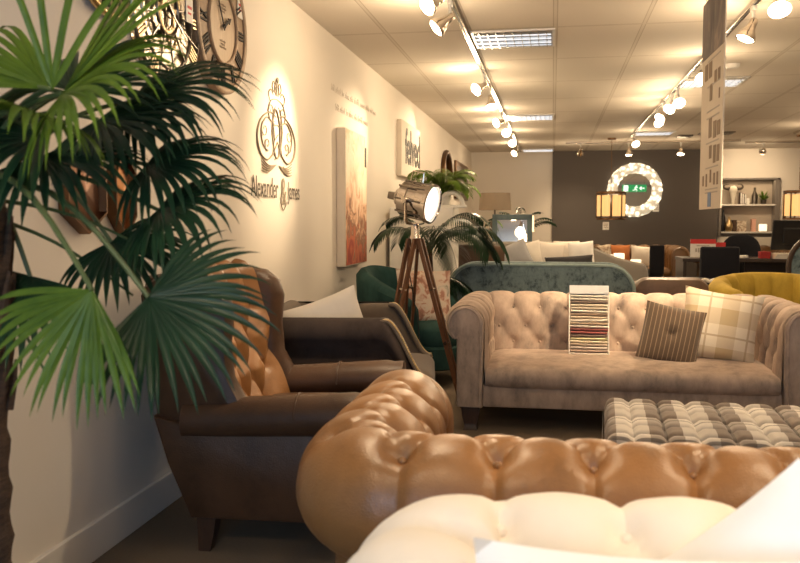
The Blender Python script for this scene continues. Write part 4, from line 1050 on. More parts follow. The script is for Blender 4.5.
# skeleton clock, open metal frame over mirrored glass
t = thing('wall_clock', 'open skeleton wall clock of polished metal left of the wooden clock', 'clock', group='wall clocks'); onwall(t, 3.42, 2.06)
mb = MB(); mb.lathe([(0, .004), (.31, .004), (.31, .0)], 64); put('mirrored_back', mb, mmetal('smoked_mirror', (.30, .26, .21), .3), t)
mb = MB()
for r_ in (.315, .235, .10): mb.tube([(r_ * math.cos(a), r_ * math.sin(a), .03) for a in np.linspace(0, 2 * PI, 72, endpoint=False)], .008 if r_ > .3 else .006, 8, closed=True)
for k in range(6): a = PI * k / 6 + .2; mb.tube([(math.cos(a) * .10, math.sin(a) * .10, .03), (math.cos(a) * .315, math.sin(a) * .315, .03)], .004, 6); mb.tube([(-math.cos(a) * .10, -math.sin(a) * .10, .03), (-math.cos(a) * .315, -math.sin(a) * .315, .03)], .004, 6)
put('frame', mb, M['gun'], t)
mb = MB()
for i, s in enumerate(ROM):
    mb = MB(); numeral(mb, s, 2 * PI * i / 12, .24, .31, .01, .008)
    mb.v = [(a, b, c + .032) for a, b, c in mb.v]; put('numeral', mb, M['oldgold'], t, smooth=False)
for gx, gy, gr in ((0, -.02, .075), (.07, .06, .05), (-.075, .05, .045), (.05, -.10, .04)):
    mb = MB(); ring(mb, gr * .7, gr, .01, 32, .02)
    for k in range(14): a = 2 * PI * k / 14; mb.box((gr * 1.05 * math.cos(a), gr * 1.05 * math.sin(a), .025), (.01, .008, .008), 0, Mx=Matrix.Identity(4))
    for k in range(3): a = 2 * PI * k / 3; mb.tube([(0, 0, .025), (gr * .75 * math.cos(a), gr * .75 * math.sin(a), .025)], .004, 5)
    mb.v = [(a + gx, b + gy, c) for a, b, c in mb.v]; put('gear', mb, M['oldgold'], t)
for h_ in ((2 * PI * 20 / 60, .2, .01, .045), (2 * PI * 10.3 / 12, .13, .014, .05)): mb = MB(); hand(*h_); put('hand', mb, M['gun'], t, smooth=False)
# third clock, mostly above the frame
t = thing('wall_clock', 'gold rimmed wall clock with dark baton marks, cut off by the top of the photo', 'clock', group='wall clocks'); onwall(t, 2.95, 2.20)
mb = MB(); mb.lathe([(0, 0), (.255, 0), (.255, .02), (0, .02)], 60); put('dial', mb, M['clockface'], t)
mb = MB(); mb.tube([(.262 * math.cos(a), .262 * math.sin(a), .024) for a in np.linspace(0, 2 * PI, 72, endpoint=False)], .014, 10, closed=True); put('rim', mb, M['gold'], t)
mb = MB()
for k in range(36): a = 2 * PI * k / 36; mb = MB(); mb.box((0, .19, .023), (.011, .09, .006), 0, Mx=Matrix.Rotation(a, 4, 'Z')); put('baton_mark', mb, M['ink'], t, smooth=False)
for h_ in ((1.0, .16, .01, .03), (4.0, .1, .014, .034)): mb = MB(); hand(*h_); put('hand', mb, M['ink'], t, smooth=False)
for y, z, x, l in ((3.62, 2.13, -1.560, 'small red and white price tag hanging on the skeleton clock'), (4.245, 2.29, -1.560, 'small red and white price tag hanging on the wooden clock')):
    mb = MB(); mb.box((0, 0, 0), (.07, .15, .002)); mb.mi = 1; mb.box((0, .055, .0015), (.07, .04, .001)); mb.box((0, -.01, .0015), (.045, .012, .001)); mb.box((0, -.035, .0015), (.035, .008, .001))
    o = put('price_tag', mb, [M['paper'], M['red']], smooth=False); onwall(o, y, z, x); tag(o, l, 'tag', 'price tags on the clocks')
# hexagonal copper mirrors behind the palm
def hexmirror(y, z, r, lab, sq_, mat):
    t = thing('hexagonal_mirror', lab, 'mirror', group='hexagonal wall mirrors'); onwall(t, y, z)
    hx = [(r * sq_ * math.cos(PI / 6 + PI / 3 * k), r * math.sin(PI / 6 + PI / 3 * k)) for k in range(6)]
    mb = MB(); mb.grid([[(a, b, 0) for a, b in hx], [(a, b, .04) for a, b in hx], [(a * .93, b * .93, .04) for a, b in hx], [(a * .9, b * .9, .012) for a, b in hx]], False, True); put('frame', mb, M['bronze'], t, smooth=False)
    mb = MB(); mb.v = [(a * .9, b * .9, .012) for a, b in hx] + [(0, 0, .03)]; mb.f = [(i, (i + 1) % 6, 6) for i in range(6)]; mb.m = [0] * 6; put('facet', mb, mat, t, smooth=False)
hexmirror(2.75, 1.30, .145, 'hexagonal bronze wall mirror half hidden by palm leaves, the darker left one', 1, mmetal('smoked_copper', (.22, .12, .08), .35))
hexmirror(3.02, 1.30, .165, 'hexagonal copper wall mirror right of the darker one, behind the palm', .55, M['copper'])

# crest and shop lettering
t = thing('wall_crest', 'ornate scrolled monogram crest fixed to the left wall above the shop name', 'wall sign'); onwall(t, 4.935, 1.714, -1.598); t.scale = (.94, .88, 1)
def spiral(mb, cx_, cy_, r0, turns, a0, dirn, r=.007, grow=1.0, sx=1):
    r *= .45
    pts = []
    for i in range(28):
        q = i / 27; a = a0 + dirn * turns * 2 * PI * q; rr = r0 * (1 - .82 * q); pts.append((sx * (cx_ + rr * math.cos(a) * grow), cy_ + rr * math.sin(a), .003))
    mb.tube(pts, [r * (1 - .5 * i / 27) for i in range(28)], 6)
def curve(mb, pts, r=.007, sx=1):
    r *= .45
    v = [Vector((sx * p[0], p[1], .003)) for p in pts]; out = []
    for i in range(len(v) - 1):
        p0, p1, p2, p3 = v[max(i - 1, 0)], v[i], v[i + 1], v[min(i + 2, len(v) - 1)]
        for k in range(6):
            q = k / 6; out.append((.5 * ((2 * p1) + (p2 - p0) * q + (2 * p0 - 5 * p1 + 4 * p2 - p3) * q * q + (3 * p1 - p0 - 3 * p2 + p3) * q ** 3))[:])
    out.append(v[-1][:]); n = len(out); mb.tube(out, [r * (.45 + .55 * math.sin(PI * min(1, max(0, i / (n - 1))))) for i in range(n)], 6)
mb = MB()
for sx in (-1, 1):
    curve(mb, [(.02, .10), (.14, .12), (.30, .06), (.375, -.04), (.33, -.15), (.20, -.19), (.08, -.14), (.0, -.06)], .014, sx)
    curve(mb, [(.05, .05), (.20, .08), (.30, .0), (.27, -.10), (.17, -.13)], .010, sx)
    spiral(mb, .24, .0, .055, 1.3, PI / 2, -1, .008, 1.2, sx); spiral(mb, .19, -.09, .045, 1.2, -PI / 2, 1, .008, 1.2, sx)
    curve(mb, [(.0, .22), (.11, .20), (.17, .13), (.13, .07), (.04, .07)], .009, sx); spiral(mb, .11, .135, .04, 1.2, 0, 1, .007, 1.2, sx)
    curve(mb, [(.03, .17), (.08, .10), (.06, -.05), (.10, -.16)], .009, sx); curve(mb, [(.13, .19), (.16, .24), (.11, .27), (.07, .24)], .008, sx)
    curve(mb, [(.02, .30), (.05, .26), (.09, .29), (.06, .33), (.03, .30)], .007, sx)
curve(mb, [(-.06, -.16), (-.10, .0), (-.03, .15), (.05, .05), (.04, -.12), (-.02, -.17), (-.07, -.08), (.02, -.01)], .012)
curve(mb, [(.07, .16), (.10, .02), (.04, -.14), (-.06, -.18)], .011); curve(mb, [(-.11, .02), (.0, .05), (.12, .01)], .008)
mb.sq((0, .345, .008), (.016, .02, .008), 1, 1, 10, 6)
for dx in (-.05, 0, .05): curve(mb, [(dx * .5, .24), (dx * .8, .29), (dx * .4, .33)], .008)
put('scrollwork', mb, M['crest'], t)
mb = MB()
for sx in (-1, 1):
    for k in range(5): curve(mb, [(.03, -.215), (.14, -.225 - k * .008), (.22, -.215 - k * .014), (.30, -.185 - k * .020)], .010, sx)
put('ribbon', mb, M['crest'], t)
v, f = textmesh('Alexander', .165, .0008, .68, 'CENTER', 0)
t = thing('wall_lettering', 'dark shop name in raised letters on the left wall below the crest', 'wall sign'); onwall(t, 4.92, 1.335, -1.597)
mb = MB(); mb.add([(a - .215, b, c + .004) for a, b, c in v], f); put('lettering', mb, M['ringtext'], t, smooth=False); mb = MB(); v, f = textmesh('James', .150, .0008, .70, 'CENTER', 0); mb.add([(a + .335, b + .0, c + .004) for a, b, c in v], f); put('lettering', mb, M['ringtext'], t, smooth=False)
mb = MB(); v, f = textmesh('&', .24, .0008, .72); mb.add([(a + .125, b - .04, c + .004) for a, b, c in v], f); curve(mb, [(.10, .15), (.13, .19), (.15, .15)], .005); curve(mb, [(.06, -.02), (.12, -.07), (.19, -.02)], .006); put('ampersand', mb, M['crest'], t, smooth=False)
# two faint lines of wall text above the painting (too small to read in the photo)
for z, w, y0, l in ((2.15, 1.50, 6.22, 'upper line of faint small lettering on the left wall above the painting'), (2.02, 1.0, 6.35, 'lower line of faint small lettering on the left wall above the painting')):
    o = thing('wall_lettering', l, 'wall lettering', group='faint wall lettering'); onwall(o, y0, z, -1.598); x = 0; r2 = random.Random(3)
    while x < w:
        mb = MB()
        for k in range(r2.randint(3, 7)):
            h = r2.choice((.032, .032, .05)); mb.box((x, h / 2, .001), (.008, h, .002)); mb.box((x + .009, r2.choice((.004, .03)), .001), (.030, .006, .002)); x += .027
        x += .03; put('word', mb, M['faint'], o, smooth=False)
# painting
t = thing('canvas_painting', 'tall abstract floral canvas in cream, red and orange on the left wall', 'painting'); onwall(t, 6.735, 1.375, -1.598)
mb = MB(); mb.box((0, 0, .034), (.76, 1.04, .068), .006); put('stretched_edge', mb, M['artedge'], t, smooth=False)
mb = MB(); mb.add([(-.37, -.0695, -.51), (.37, -.0695, -.51), (.37, -.0695, .51), (-.37, -.0695, .51)], [(0, 1, 2, 3)])
o = put('painted_front', mb, M['art'], t, smooth=False); o.rotation_euler = (-PI / 2, 0, 0)
mb = MB(); mb.box((0, 0, 0), (.05, .16, .003)); o = put('price_tag', mb, M['ink'], smooth=False); onwall(o, 7.06, 1.72, -1.5275); tag(o, 'narrow black tag hanging on the right edge of the painting', 'tag')
# square sign with dark lettering
t = thing('canvas_sign', 'cream square canvas sign with dark lettering high on the left wall', 'wall sign'); onwall(t, 9.56, 1.96, -1.598)
mb = MB(); mb.box((0, 0, .025), (1.28, .58, .05), .005); put('canvas', mb, M['artedge'], t, smooth=False)
v, f = textmesh('felved', .52, .002, .84, 'CENTER', .010); mb = MB(); mb.add([(a + .10, b - .14, c + .052) for a, b, c in v], f); put('lettering', mb, M['ink'], t, smooth=False)
# far dark framed mirrors on the left wall
t = thing('round_mirror', 'round dark rimmed mirror far along the left wall behind the fern', 'mirror'); onwall(t, 13.0, 1.86)
mb = MB(); mb.tube([(.50 * math.cos(a), .36 * math.sin(a), .03) for a in np.linspace(0, 2 * PI, 60, endpoint=False)], .035, 10, closed=True); put('frame', mb, M['bronze'], t)
mb = MB(); mb.lathe([(0, .015), (.49, .015)], 48); mb.v = [(a, b * .72, c) for a, b, c in mb.v]; put('mirror_pane', mb, M['mirror'], t)
t = thing('framed_picture', 'dark framed picture far along the left wall above the fern', 'picture'); onwall(t, 15.2, 1.88)
mb = MB(); mb.box((0, 0, .02), (2.0, .62, .04), .006); put('frame', mb, M['bronze'], t, smooth=False)
mb = MB(); mb.box((0, 0, .041), (1.8, .46, .004)); put('print', mb, M['photo'], t, smooth=False)

# ================================================================== HANGING BANNER
t = thing('hanging_banner', 'long hanging cardboard banner with a dark photo at its top and rows of small pictures', 'banner', (.90, 5.33, 0), 91)
mb = MB(); mb.box((0, 0, 1.89), (.64, .008, 1.24), .001); put('panel', mb, M['bannerpaper'], t, smooth=False)
mb = MB(); mb.box((0, .0052, 2.335), (.64, .002, .34)); put('photo_print', mb, M['photo'], t, smooth=False)
mb = MB()
r3 = random.Random(5)
for z, xs_, w, h in ((2.08, (.05, .17), .09, .09), (2.02, (-.20, -.10), .06, .06), (1.945, (.02,), .07, .09), (1.91, (-.22,), .03, .05), (1.72, (-.22, -.11, .02), .085, .10), (1.58, (-.22, -.12, .0), .07, .09), (1.44, (-.22, -.13, -.02, .10, .20), .04, .075)):
    for i, x in enumerate(xs_): mb = MB(); mb.box((x, .0052, z + (.02 if i == 2 else 0)), (w, .002, h * r3.uniform(.8, 1.15))); put('picture_print', mb, M['brownprint'], t, smooth=False)
mb = MB()
for z in (2.135, 1.985, 1.84, 1.80, 1.655, 1.51, 1.385, 1.365): mb.box((-.05, .0052, z), (.36, .002, .008))
put('caption_print', mb, M['greyprint'], t, smooth=False)
mb = MB(); mb.box((.0, .0052, 1.325), (.09, .002, .085)); put('blue_print', mb, M['blueprint'], t, smooth=False)
mb = MB()
for x in (-.25, .25): mb.tube([(x, 0, 2.50), (x, 0, HC)], .002, 5)
put('wire', mb, M['black'], t)

# ================================================================== BACK WALL GROUP
t = thing('round_wall_mirror', 'round mirror with a wide glowing crystal ring on the grey wall', 'mirror', (1.525, YB - .06, 1.79)); t.scale = (.9, 1, .9)
RX = Matrix.Rotation(PI / 2, 4, 'X')
mb = MB(); mb.lathe([(0, .05), (.37, .05)], 64, Mx=RX); put('mirror_pane', mb, M['mirror'], t)
P = []
for i in range(72):
    a = 2 * PI * i / 72; row = []
    for j in range(16):
        b = 2 * PI * j / 16; f_ = 1 + .12 * math.cos(6 * b) * math.cos(i * PI / 2 * 3)
        rr = .46 + .105 * f_ * math.cos(b); row.append((rr * math.cos(a), rr * math.sin(a), .065 + .05 * f_ * math.sin(b)))
    P.append(row)
mb = MB(); mb.grid(P, True, True, Mx=RX); put('lit_ring', mb, M['ring'], t, ang=15)
for x, z, l_ in ((1.005, 1.105, 'small white price card on the grey wall below the pendant lamp'), (1.927, 1.45, 'small white price card on the grey wall right of the round mirror')):
    mb = MB(); mb.box((0, 0, 0), (.12, .006, .15), .002); mb.mi = 1
    for k in range(3): mb.box((0, -.0035, .035 - .03 * k), (.08, .001, .008))
    o = put('price_card', mb, [M['paper'], M['brownprint']], loc=(x, YB - .0625, z), smooth=False); tag(o, l_, 'card', 'price cards on the grey wall')
def pendant(x, y, lab):
    t = thing('pendant_lamp', lab, 'pendant lamp', (x, y, 0), 0, 'bronze pendant lamps')
    mb = MB(); mb.lathe([(0, HC), (.07, HC), (.065, HC - .03), (0, HC - .035)], 20); put('canopy', mb, M['bronze'], t)
    mb = MB(); mb.tube([(0, 0, HC - .03), (0, 0, 1.69)], .006, 6); put('cord', mb, M['bronze'], t)
    mb = MB()
    for z in (1.235, 1.665): ring(mb, .215, .24, .03, 40, z - .015)
    for k in range(8): a = 2 * PI * k / 8; mb.box((.228 * math.cos(a), .228 * math.sin(a), 1.45), (.022, .022, .44), .003)
    for k in range(3): a = PI * k / 3; mb.tube([(.22 * math.cos(a), .22 * math.sin(a), 1.665), (-.22 * math.cos(a), -.22 * math.sin(a), 1.665)], .007, 6)
    fr = put('frame', mb, M['bronze'], t)
    for k in range(8):
        a = 2 * PI * (k + .5) / 8; mb = MB(); cx_, cy_ = .19 * math.cos(a), .19 * math.sin(a)
        mb.lathe([(0, 0), (.048, 0), (.05, .01), (.05, .33), (.048, .34), (0, .34)], 16, c=(cx_, cy_, 1.28)); put('glass_tube', mb, M['tubelight'], t)
    return t
pendant(.93, 14.7, 'bronze drum pendant lamp with glowing glass tubes, hanging left of the round mirror')
pendant(3.83, 14.7, 'bronze drum pendant lamp with glowing glass tubes at the right edge, by the alcove')
# alcove shelves
t = thing('alcove_shelf_unit', 'grey alcove shelf unit with two white shelves of ornaments on the back wall', 'shelf unit', (3.615, YB + .08, 0))
mb = MB()
for x in (-.515, .50): mb.box((x, -.03, 1.45), (.05 if x < 0 else .09, .24, 1.10), .004)
mb.box((0, -.03, 1.985), (1.08, .24, .035), .004); put('frame', mb, M['post'], t, smooth=False)
for z in (1.50, .985): mb = MB(); mb.box((0, -.02, z), (.97, .26, .03), .004); put('shelf', mb, M['whitebox'], t, smooth=False)
mb = MB(); mb.box((0, .07, .55), (1.08, .1, .84), .003); put('lower_panel', mb, M['post'], t, smooth=False)
l = bpy.data.lights.new('alcove_light', 'AREA'); l.shape = 'RECTANGLE'; l.size = .9; l.size_y = .05; l.energy = 2; l.color = (1, .75, .45); lo = bpy.data.objects.new('alcove_light', l); col.objects.link(lo); lo.location = (3.615, YB + .0, 1.955)
SY = YB + .04
def item(name, mb, mat, lab, cat, x, z, y=SY, g='ornaments on the alcove shelves', **k):
    o = put(name, mb, mat, loc=(x, y, z), **k); tag(o, lab, cat, g); return o
t = thing('horned_skull', 'white horned animal skull ornament on the upper alcove shelf', 'ornament', (3.34, SY - .02, 1.516), 0, 'ornaments on the alcove shelves')
mb = MB(); mb.sq((0, 0, .27), (.075, .06, .075), .9, .9, 16, 10); mb.grid([[(x * w, y * w * .8, z) for x, y in [(math.cos(a), math.sin(a)) for a in np.linspace(0, 2 * PI, 14, endpoint=False)]] for z, w in ((.27, .07), (.17, .05), (.08, .032), (.02, .03), (.0, .012))], False, True); put('skull', mb, M['bone'], t)
for sx in (-1, 1):
    mb = MB(); mb.tube([(sx * (.05 + .12 * math.sin(a)), 0, .30 + .11 * (1 - math.cos(a)) - .05 * a) for a in np.linspace(0, 2.9, 14)], [.03 - .0018 * i for i in range(14)], 8); put('horn', mb, M['horn'], t)
for i, dx in enumerate((0, .035, .075)):
    mb = MB(); mb.box((0, 0, .11 - .008 * i), (.032, .15, .22 - .016 * i), .003); mb.mi = 1; mb.box((0, -.003, .11 - .008 * i), (.024, .15, .205 - .016 * i))
    item('book', mb, [M['brownsuede'], M['paper']], ['brown book right of the skull, leftmost of three', 'brown book right of the skull, the middle of three', 'brown book right of the skull, rightmost of three'][i], 'book', 3.475 + dx, 1.516, smooth=False, g='books on the upper alcove shelf')
mb = MB(); mb.lathe([(0, 0), (.03, 0), (.045, .05), (.04, .10), (.03, .11), (0, .1)], 16); item('vase', mb, M['whitepot'], 'small white round vase on the upper alcove shelf', 'vase', 3.605, 1.516)
mb = MB(); mb.lathe([(0, 0), (.05, 0), (.055, .16), (.03, .22), (.02, .25), (.02, .30), (.028, .31), (0, .31)], 18); item('bottle', mb, M['gun'], 'dark metal bottle on the upper alcove shelf beside the plant', 'bottle', 3.73, 1.516)
t = thing('potted_plant', 'small green plant on the upper alcove shelf', 'potted plant', (3.89, SY, 1.516), 0, 'ornaments on the alcove shelves')
mb = MB(); mb.lathe([(0, 0), (.045, 0), (.055, .08), (.045, .08), (0, .07)], 16); put('pot', mb, M['gun'], t)
mb = MB()
for k in range(46):
    a = random.uniform(0, 2 * PI); e = random.uniform(.2, 1.3); d = Vector((math.cos(a) * math.cos(e), math.sin(a) * math.cos(e), math.sin(e))); b = Vector((0, 0, .07)); L = random.uniform(.10, .22); s2 = d.cross(Vector((0, 0, 1))).normalized() * .018
    mb.grid([[(b - s2 * .2)[:], (b + s2 * .2)[:]], [(b + d * L * .5 - s2)[:], (b + d * L * .5 + s2)[:]], [(b + d * L - s2 * .1)[:], (b + d * L + s2 * .1)[:]]])
put('foliage', mb, M['fern'], t)
mb = MB(); mb.lathe([(0, 0), (.035, 0), (.05, .16), (.045, .26), (.018, .33), (.018, .40), (.028, .41), (0, .41)], 18); item('bottle', mb, M['black'], 'tall black bottle at the left end of the lower alcove shelf', 'bottle', 3.17, 1.001)
mb = MB(); mb.lathe([(0, 0), (.04, 0), (.075, .07), (.075, .14), (.03, .22), (.022, .26), (.03, .28), (0, .27)], 20); item('vase', mb, M['gold'], 'shiny metal vase beside the black bottle on the lower alcove shelf', 'vase', 3.27, 1.001, SY - .05)
for x, w, h, m_, l_, mm in ((3.375, .07, .22, 'brownsuede', 'small dark brown box on the lower alcove shelf', 'box'), (3.50, .17, .20, 'kilim', 'wide pale patterned box on the lower alcove shelf', 'box'), (3.72, .075, .24, 'pink', 'narrow pink box on the lower alcove shelf', 'box')):
    mb = MB(); mb.box((0, 0, h / 2 - .012), (w, .1, h - .024), .004); mb.box((0, 0, h - .014), (w + .006, .106, .026), .003); item('box', mb, M[m_], l_, mm, x, 1.001, smooth=False)
t = thing('candle_lantern', 'glowing white candle glass at the right end of the lower alcove shelf', 'candle', (3.88, SY - .05, 1.001), 0, 'ornaments on the alcove shelves')
mb = MB(); mb.lathe([(0, .01), (.07, .01), (.072, .14), (.066, .14), (.06, .02), (0, .02)], 20); put('glass', mb, M['candle'], t)
mb = MB(); mb.lathe([(0, 0), (.075, 0), (.075, .012), (0, .012)], 20); put('base', mb, M['whitepot'], t)
# exit sign seen in the mirror
t = thing('exit_sign', 'green exit sign hanging from the ceiling, seen in the round mirror', 'exit sign', (2.42, 7.0, 2.19), 0)
mb = MB(); mb.box((0, 0, 0), (.72, .03, .22), .005); put('sign_box', mb, M['green'], t, smooth=False)
mb = MB()
def pb(x0, y0, x1, y1, w): mb.tube([(x0, .018, y0), (x1, .018, y1)], w, 6)
mb.sq((.06, .018, .065), (.02, .006, .02), 1, 1, 12, 6)
pb(.05, .04, .03, -.02, .014); pb(.03, -.02, .075, -.05, .011); pb(.075, -.05, .06, -.09, .010); pb(.03, -.02, -.01, -.06, .011); pb(-.01, -.06, -.05, -.06, .010); pb(.05, .035, .10, .015, .009); pb(.05, .035, .0, .01, .009)
mb.box((-.25, .017, 0), (.13, .004, .17)); pb(.16, 0, .30, 0, .012); pb(.16, 0, .21, .05, .012); pb(.16, 0, .21, -.05, .012)
put('pictogram', mb, M['exitwhite'], t, smooth=False)
mb = MB()
for x in (-.3, .3): mb.tube([(x, 0, .1), (x, 0, .36)], .004, 6)
put('hanger', mb, M['nickel'], t)

# ================================================================== MIDDLE DISTANCE
t = thing('sideboard', 'dark wooden sideboard behind the grey sofa carrying table lamps', 'sideboard', (-.62, 10.85, 0))
mb = MB(); mb.box((0, 0, .49), (1.16, .42, .78), .006); mb.box((0, 0, .892), (1.20, .46, .03), .005); put('body', mb, M['darkwood'], t, smooth=False)
for x in (-.29, .29):
    mb = MB(); mb.box((x, -.215, .5), (.55, .02, .70), .004); d_ = put('door', mb, M['darkwood'], t, smooth=False)
    mb = MB(); mb.sq((x - math.copysign(.22, x), -.235, .52), (.014, .014, .014), 1, 1, 10, 6); put('knob', mb, M['gold'], d_)
legs(t, [(sx * .5, sy * .17) for sx in (-1, 1) for sy in (-1, 1)], .11, .025, M['darkwood'])
def table_lamp(x, y, z0, z1, z2, r, shade, lab, body, sq_=False):
    t = thing('table_lamp', lab, 'table lamp', (x, y, z0), 0, 'table lamps on the sideboard')
    h1, h2 = z1 - z0, z2 - z0
    mb = MB(); mb.lathe([(0, 0), (r * .45, 0), (r * .45, .02), (r * .12, .05), (r * .35, h1 * .35), (r * .3, h1 * .6), (.012, h1 * .85), (.012, h1 + .03), (0, h1 + .03)], 20); put('base', mb, body, t)
    mb = MB(); mb.lathe([(r, 0), (r * .94, h2 - h1), (r * .92, h2 - h1), (r * .98, 0)], 32, c=(0, 0, h1)); put('shade', mb, shade, t)
table_lamp(-.71, 10.85, .907, 1.335, 1.545, .20, M['taupeshade'], 'table lamp with a wide taupe drum shade behind the teal framed mirror', M['gun'])
table_lamp(-.285, 10.72, .907, 1.07, 1.265, .06, M['smallshade'], 'small glowing table lamp just right of the teal framed mirror', M['bronze'])
t = thing('leafy_plant', 'dark leafy plant behind the teal framed mirror under the taupe lamp shade', 'potted plant', (-.40, 10.98, .907))
mb = MB(); mb.lathe([(0, 0), (.06, 0), (.08, .1), (.07, .1), (0, .08)], 16); put('pot', mb, M['pot'], t)
for i in range(16):
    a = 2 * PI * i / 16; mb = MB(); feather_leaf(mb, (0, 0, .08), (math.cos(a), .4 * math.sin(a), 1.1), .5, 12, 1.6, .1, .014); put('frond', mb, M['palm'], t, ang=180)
t = thing('teal_framed_mirror', 'rectangular mirror in a broad teal painted frame standing behind the cushions', 'mirror', (-.475, 10.30, 0), 0)
TM = Matrix.Rotation(math.radians(-5), 4, 'X')
mb = MB()
for x in (-.205, .205): mb.box((x, 0, .645), (.06, .045, 1.27), .006, Mx=TM)
for z in (.04, 1.25): mb.box((0, 0, z), (.47, .045, .065), .006, Mx=TM)
put('frame', mb, M['tealframe'], t, smooth=False)
mb = MB(); mb.box((0, 0, .645), (.37, .012, 1.17), 0, Mx=TM); put('mirror_pane', mb, M['mirror'], t, smooth=False)

# far tan leather sofas
M['oldtan'] = mleather('aged_tan_leather', (.17, .085, .030), (.10, .045, .016), .35, 4)
def far_chest(x, y, W, lab):
    t = thing('chesterfield_sofa', lab, 'sofa', (x, y, 0), 0, 'far tan leather sofas')
    chesterfield(t, W, .92, .77, .135, .17, .43, .12, M['oldtan'], M['darkwood'], du=.2, rows=[.06, ('a', 125)], A=.03, step=.03, buttons=False)
far_chest(1.33, 15.0, 1.64, 'far tan leather chesterfield sofa below the round mirror')
far_chest(3.06, 15.0, 1.56, 'far tan leather chesterfield sofa behind the desk and the dark chairs')
for i, (x, y, z, w, mt, l_) in enumerate(((.80, 14.85, .63, .36, 'kilim', 'pale patterned cushion at the left on the far tan sofa'), (1.10, 14.95, .63, .36, 'copperf', 'orange cushion on the far tan sofa beside the patterned one'), (1.45, 14.95, .62, .34, 'ivory', 'ivory cushion at the right on the far tan sofa'))):
    if mt == 'copperf': M['copperf'] = mfabric('orange_wool', (.55, .20, .07))
    cushion('throw_cushion', l_, (x, y, z), (w, w, .13), (-14, 5 * (i - 1), 6), M[mt], 'cushions on the far tan sofa')
# side table with lit candle glasses before the far sofa
t = thing('side_table', 'small dark side table with glowing candle glasses before the far tan sofa', 'side table', (1.0, 13.0, 0))
mb = MB(); mb.box((0, 0, .50), (.62, .40, .03), .005); put('tabletop', mb, M['darkwood'], t, smooth=False)
for sx in (-1, 1):
    for sy in (-1, 1): mb = MB(); mb.box((sx * .27, sy * .16, .243), (.04, .04, .485), .004); put('leg', mb, M['darkwood'], t, smooth=False)
for x, h, w, l_ in ((.80, .20, .055, 'glowing candle glass on the small side table, the left one'), (.945, .22, .075, 'glowing candle glass on the small side table, the wide middle one'), (1.18, .13, .075, 'glowing candle glass on the small side table, the low right one')):
    t = thing('candle_glass', l_, 'candle', (x, 12.9, .515), 0, 'candle glasses on the side table')
    mb = MB(); mb.lathe([(0, .012), (w, .012), (w, h), (w * .9, h), (w * .85, .03), (0, .03)], 18); put('glass', mb, M['candle'], t)
    mb = MB(); mb.lathe([(0, 0), (w * 1.05, 0), (w * 1.05, .012), (0, .012)], 18); put('base', mb, M['bronze'], t)
# dark dining chairs
def dining_chair(x, y, rz, lab, w=.44, h=.90, zs=.47):
    t = thing('dining_chair', lab, 'chair', (x, y, 0), rz, 'black high backed chairs')
    mb = MB(); mb.sq((0, 0, zs - .045), (w / 2, .23, .05), .4, .22, 36, 12, crown=.015); put('seat', mb, M['blackfab'], t)
    mb = MB(); mb.box((0, .215, (h + zs) / 2 - .02), (w, .06, h - zs + .06), .025, 3, Mx=Matrix.Translation((0, 0, 0))); put('backrest', mb, M['blackfab'], t)
    for sx in (-1, 1):
        for sy in (-1, 1): mb = MB(); mb.box((sx * (w / 2 - .03), sy * .19, (zs - .07) / 2), (.035, .035, zs - .07), .004); put('leg', mb, M['black'], t, smooth=False)
dining_chair(1.83, 10.35, 180, 'black high backed chair with its back to us in front of the desk', .42, .905)
dining_chair(1.47, 13.3, 186, 'black chair beside the scrolled arm of the far tan sofa', .21, .84)
# desk with office chair, monitor and signs
t = thing('desk', 'long dark wooden desk at the right with a monitor and papers on it', 'desk', (2.38, 11.15, 0))
mb = MB(); mb.box((0, 0, .735), (1.70, .70, .04), .004); put('desktop', mb, M['desk'], t, smooth=False)
for x in (-.82, .82): mb = MB(); mb.box((x, 0, .357), (.04, .66, .715), .004); put('side_panel', mb, M['desk'], t, smooth=False)
mb = MB(); mb.box((.35, .15, .45), (.80, .03, .5), .004); put('modesty_panel', mb, M['desk'], t, smooth=False)
t = thing('office_chair', 'black office chair with a rounded back behind the desk', 'office chair', (2.40, 12.0, 0), 175)
mb = MB(); mb.sq((0, 0, .47), (.25, .25, .05), .5, .4, 32, 12); put('seat', mb, M['blackfab'], t)
mb = MB(); mb.sq((0, .25, .77), (.24, .05, .26), .8, .6, 36, 16); put('backrest', mb, M['blackfab'], t)
mb = MB(); mb.tube([(0, .05, .42), (0, .24, .44), (0, .30, .60), (0, .29, .75)], .02, 8); mb.tube([(0, 0, .10), (0, 0, .44)], .028, 12); put('column', mb, M['black'], t)
for sx in (-1, 1): mb = MB(); mb.tube([(sx * .2, .0, .45), (sx * .29, 0, .48), (sx * .29, .02, .66), (sx * .28, -.12, .68)], .017, 8); put('armrest', mb, M['black'], t)
mb = MB()
for k in range(5): a = 2 * PI * k / 5; mb.tube([(0, 0, .12), (.28 * math.cos(a), .28 * math.sin(a), .08)], [.026, .016], 8)
bs = put('star_base', mb, M['black'], t)
for k in range(5): a = 2 * PI * k / 5; mb = MB(); mb.sq((.28 * math.cos(a), .28 * math.sin(a), .032), (.03, .03, .032), 1, .8, 12, 8); put('caster', mb, M['black'], bs)
t = thing('computer_monitor', 'black computer monitor seen from behind on the dark desk', 'monitor', (2.85, 11.1, .755), 12)
mb = MB(); mb.box((0, 0, .28), (.58, .03, .36), .008, Mx=Matrix.Rotation(math.radians(8), 4, 'X')); mb.box((0, -.0, .27), (.34, .06, .2), .02, Mx=Matrix.Rotation(math.radians(8), 4, 'X')); put('screen_housing', mb, M['black'], t, smooth=False)
mb = MB(); mb.box((0, .0, .01), (.24, .18, .02), .006); mb.tube([(0, .02, .01), (0, -.02, .24)], .025, 10); put('stand', mb, M['black'], t)
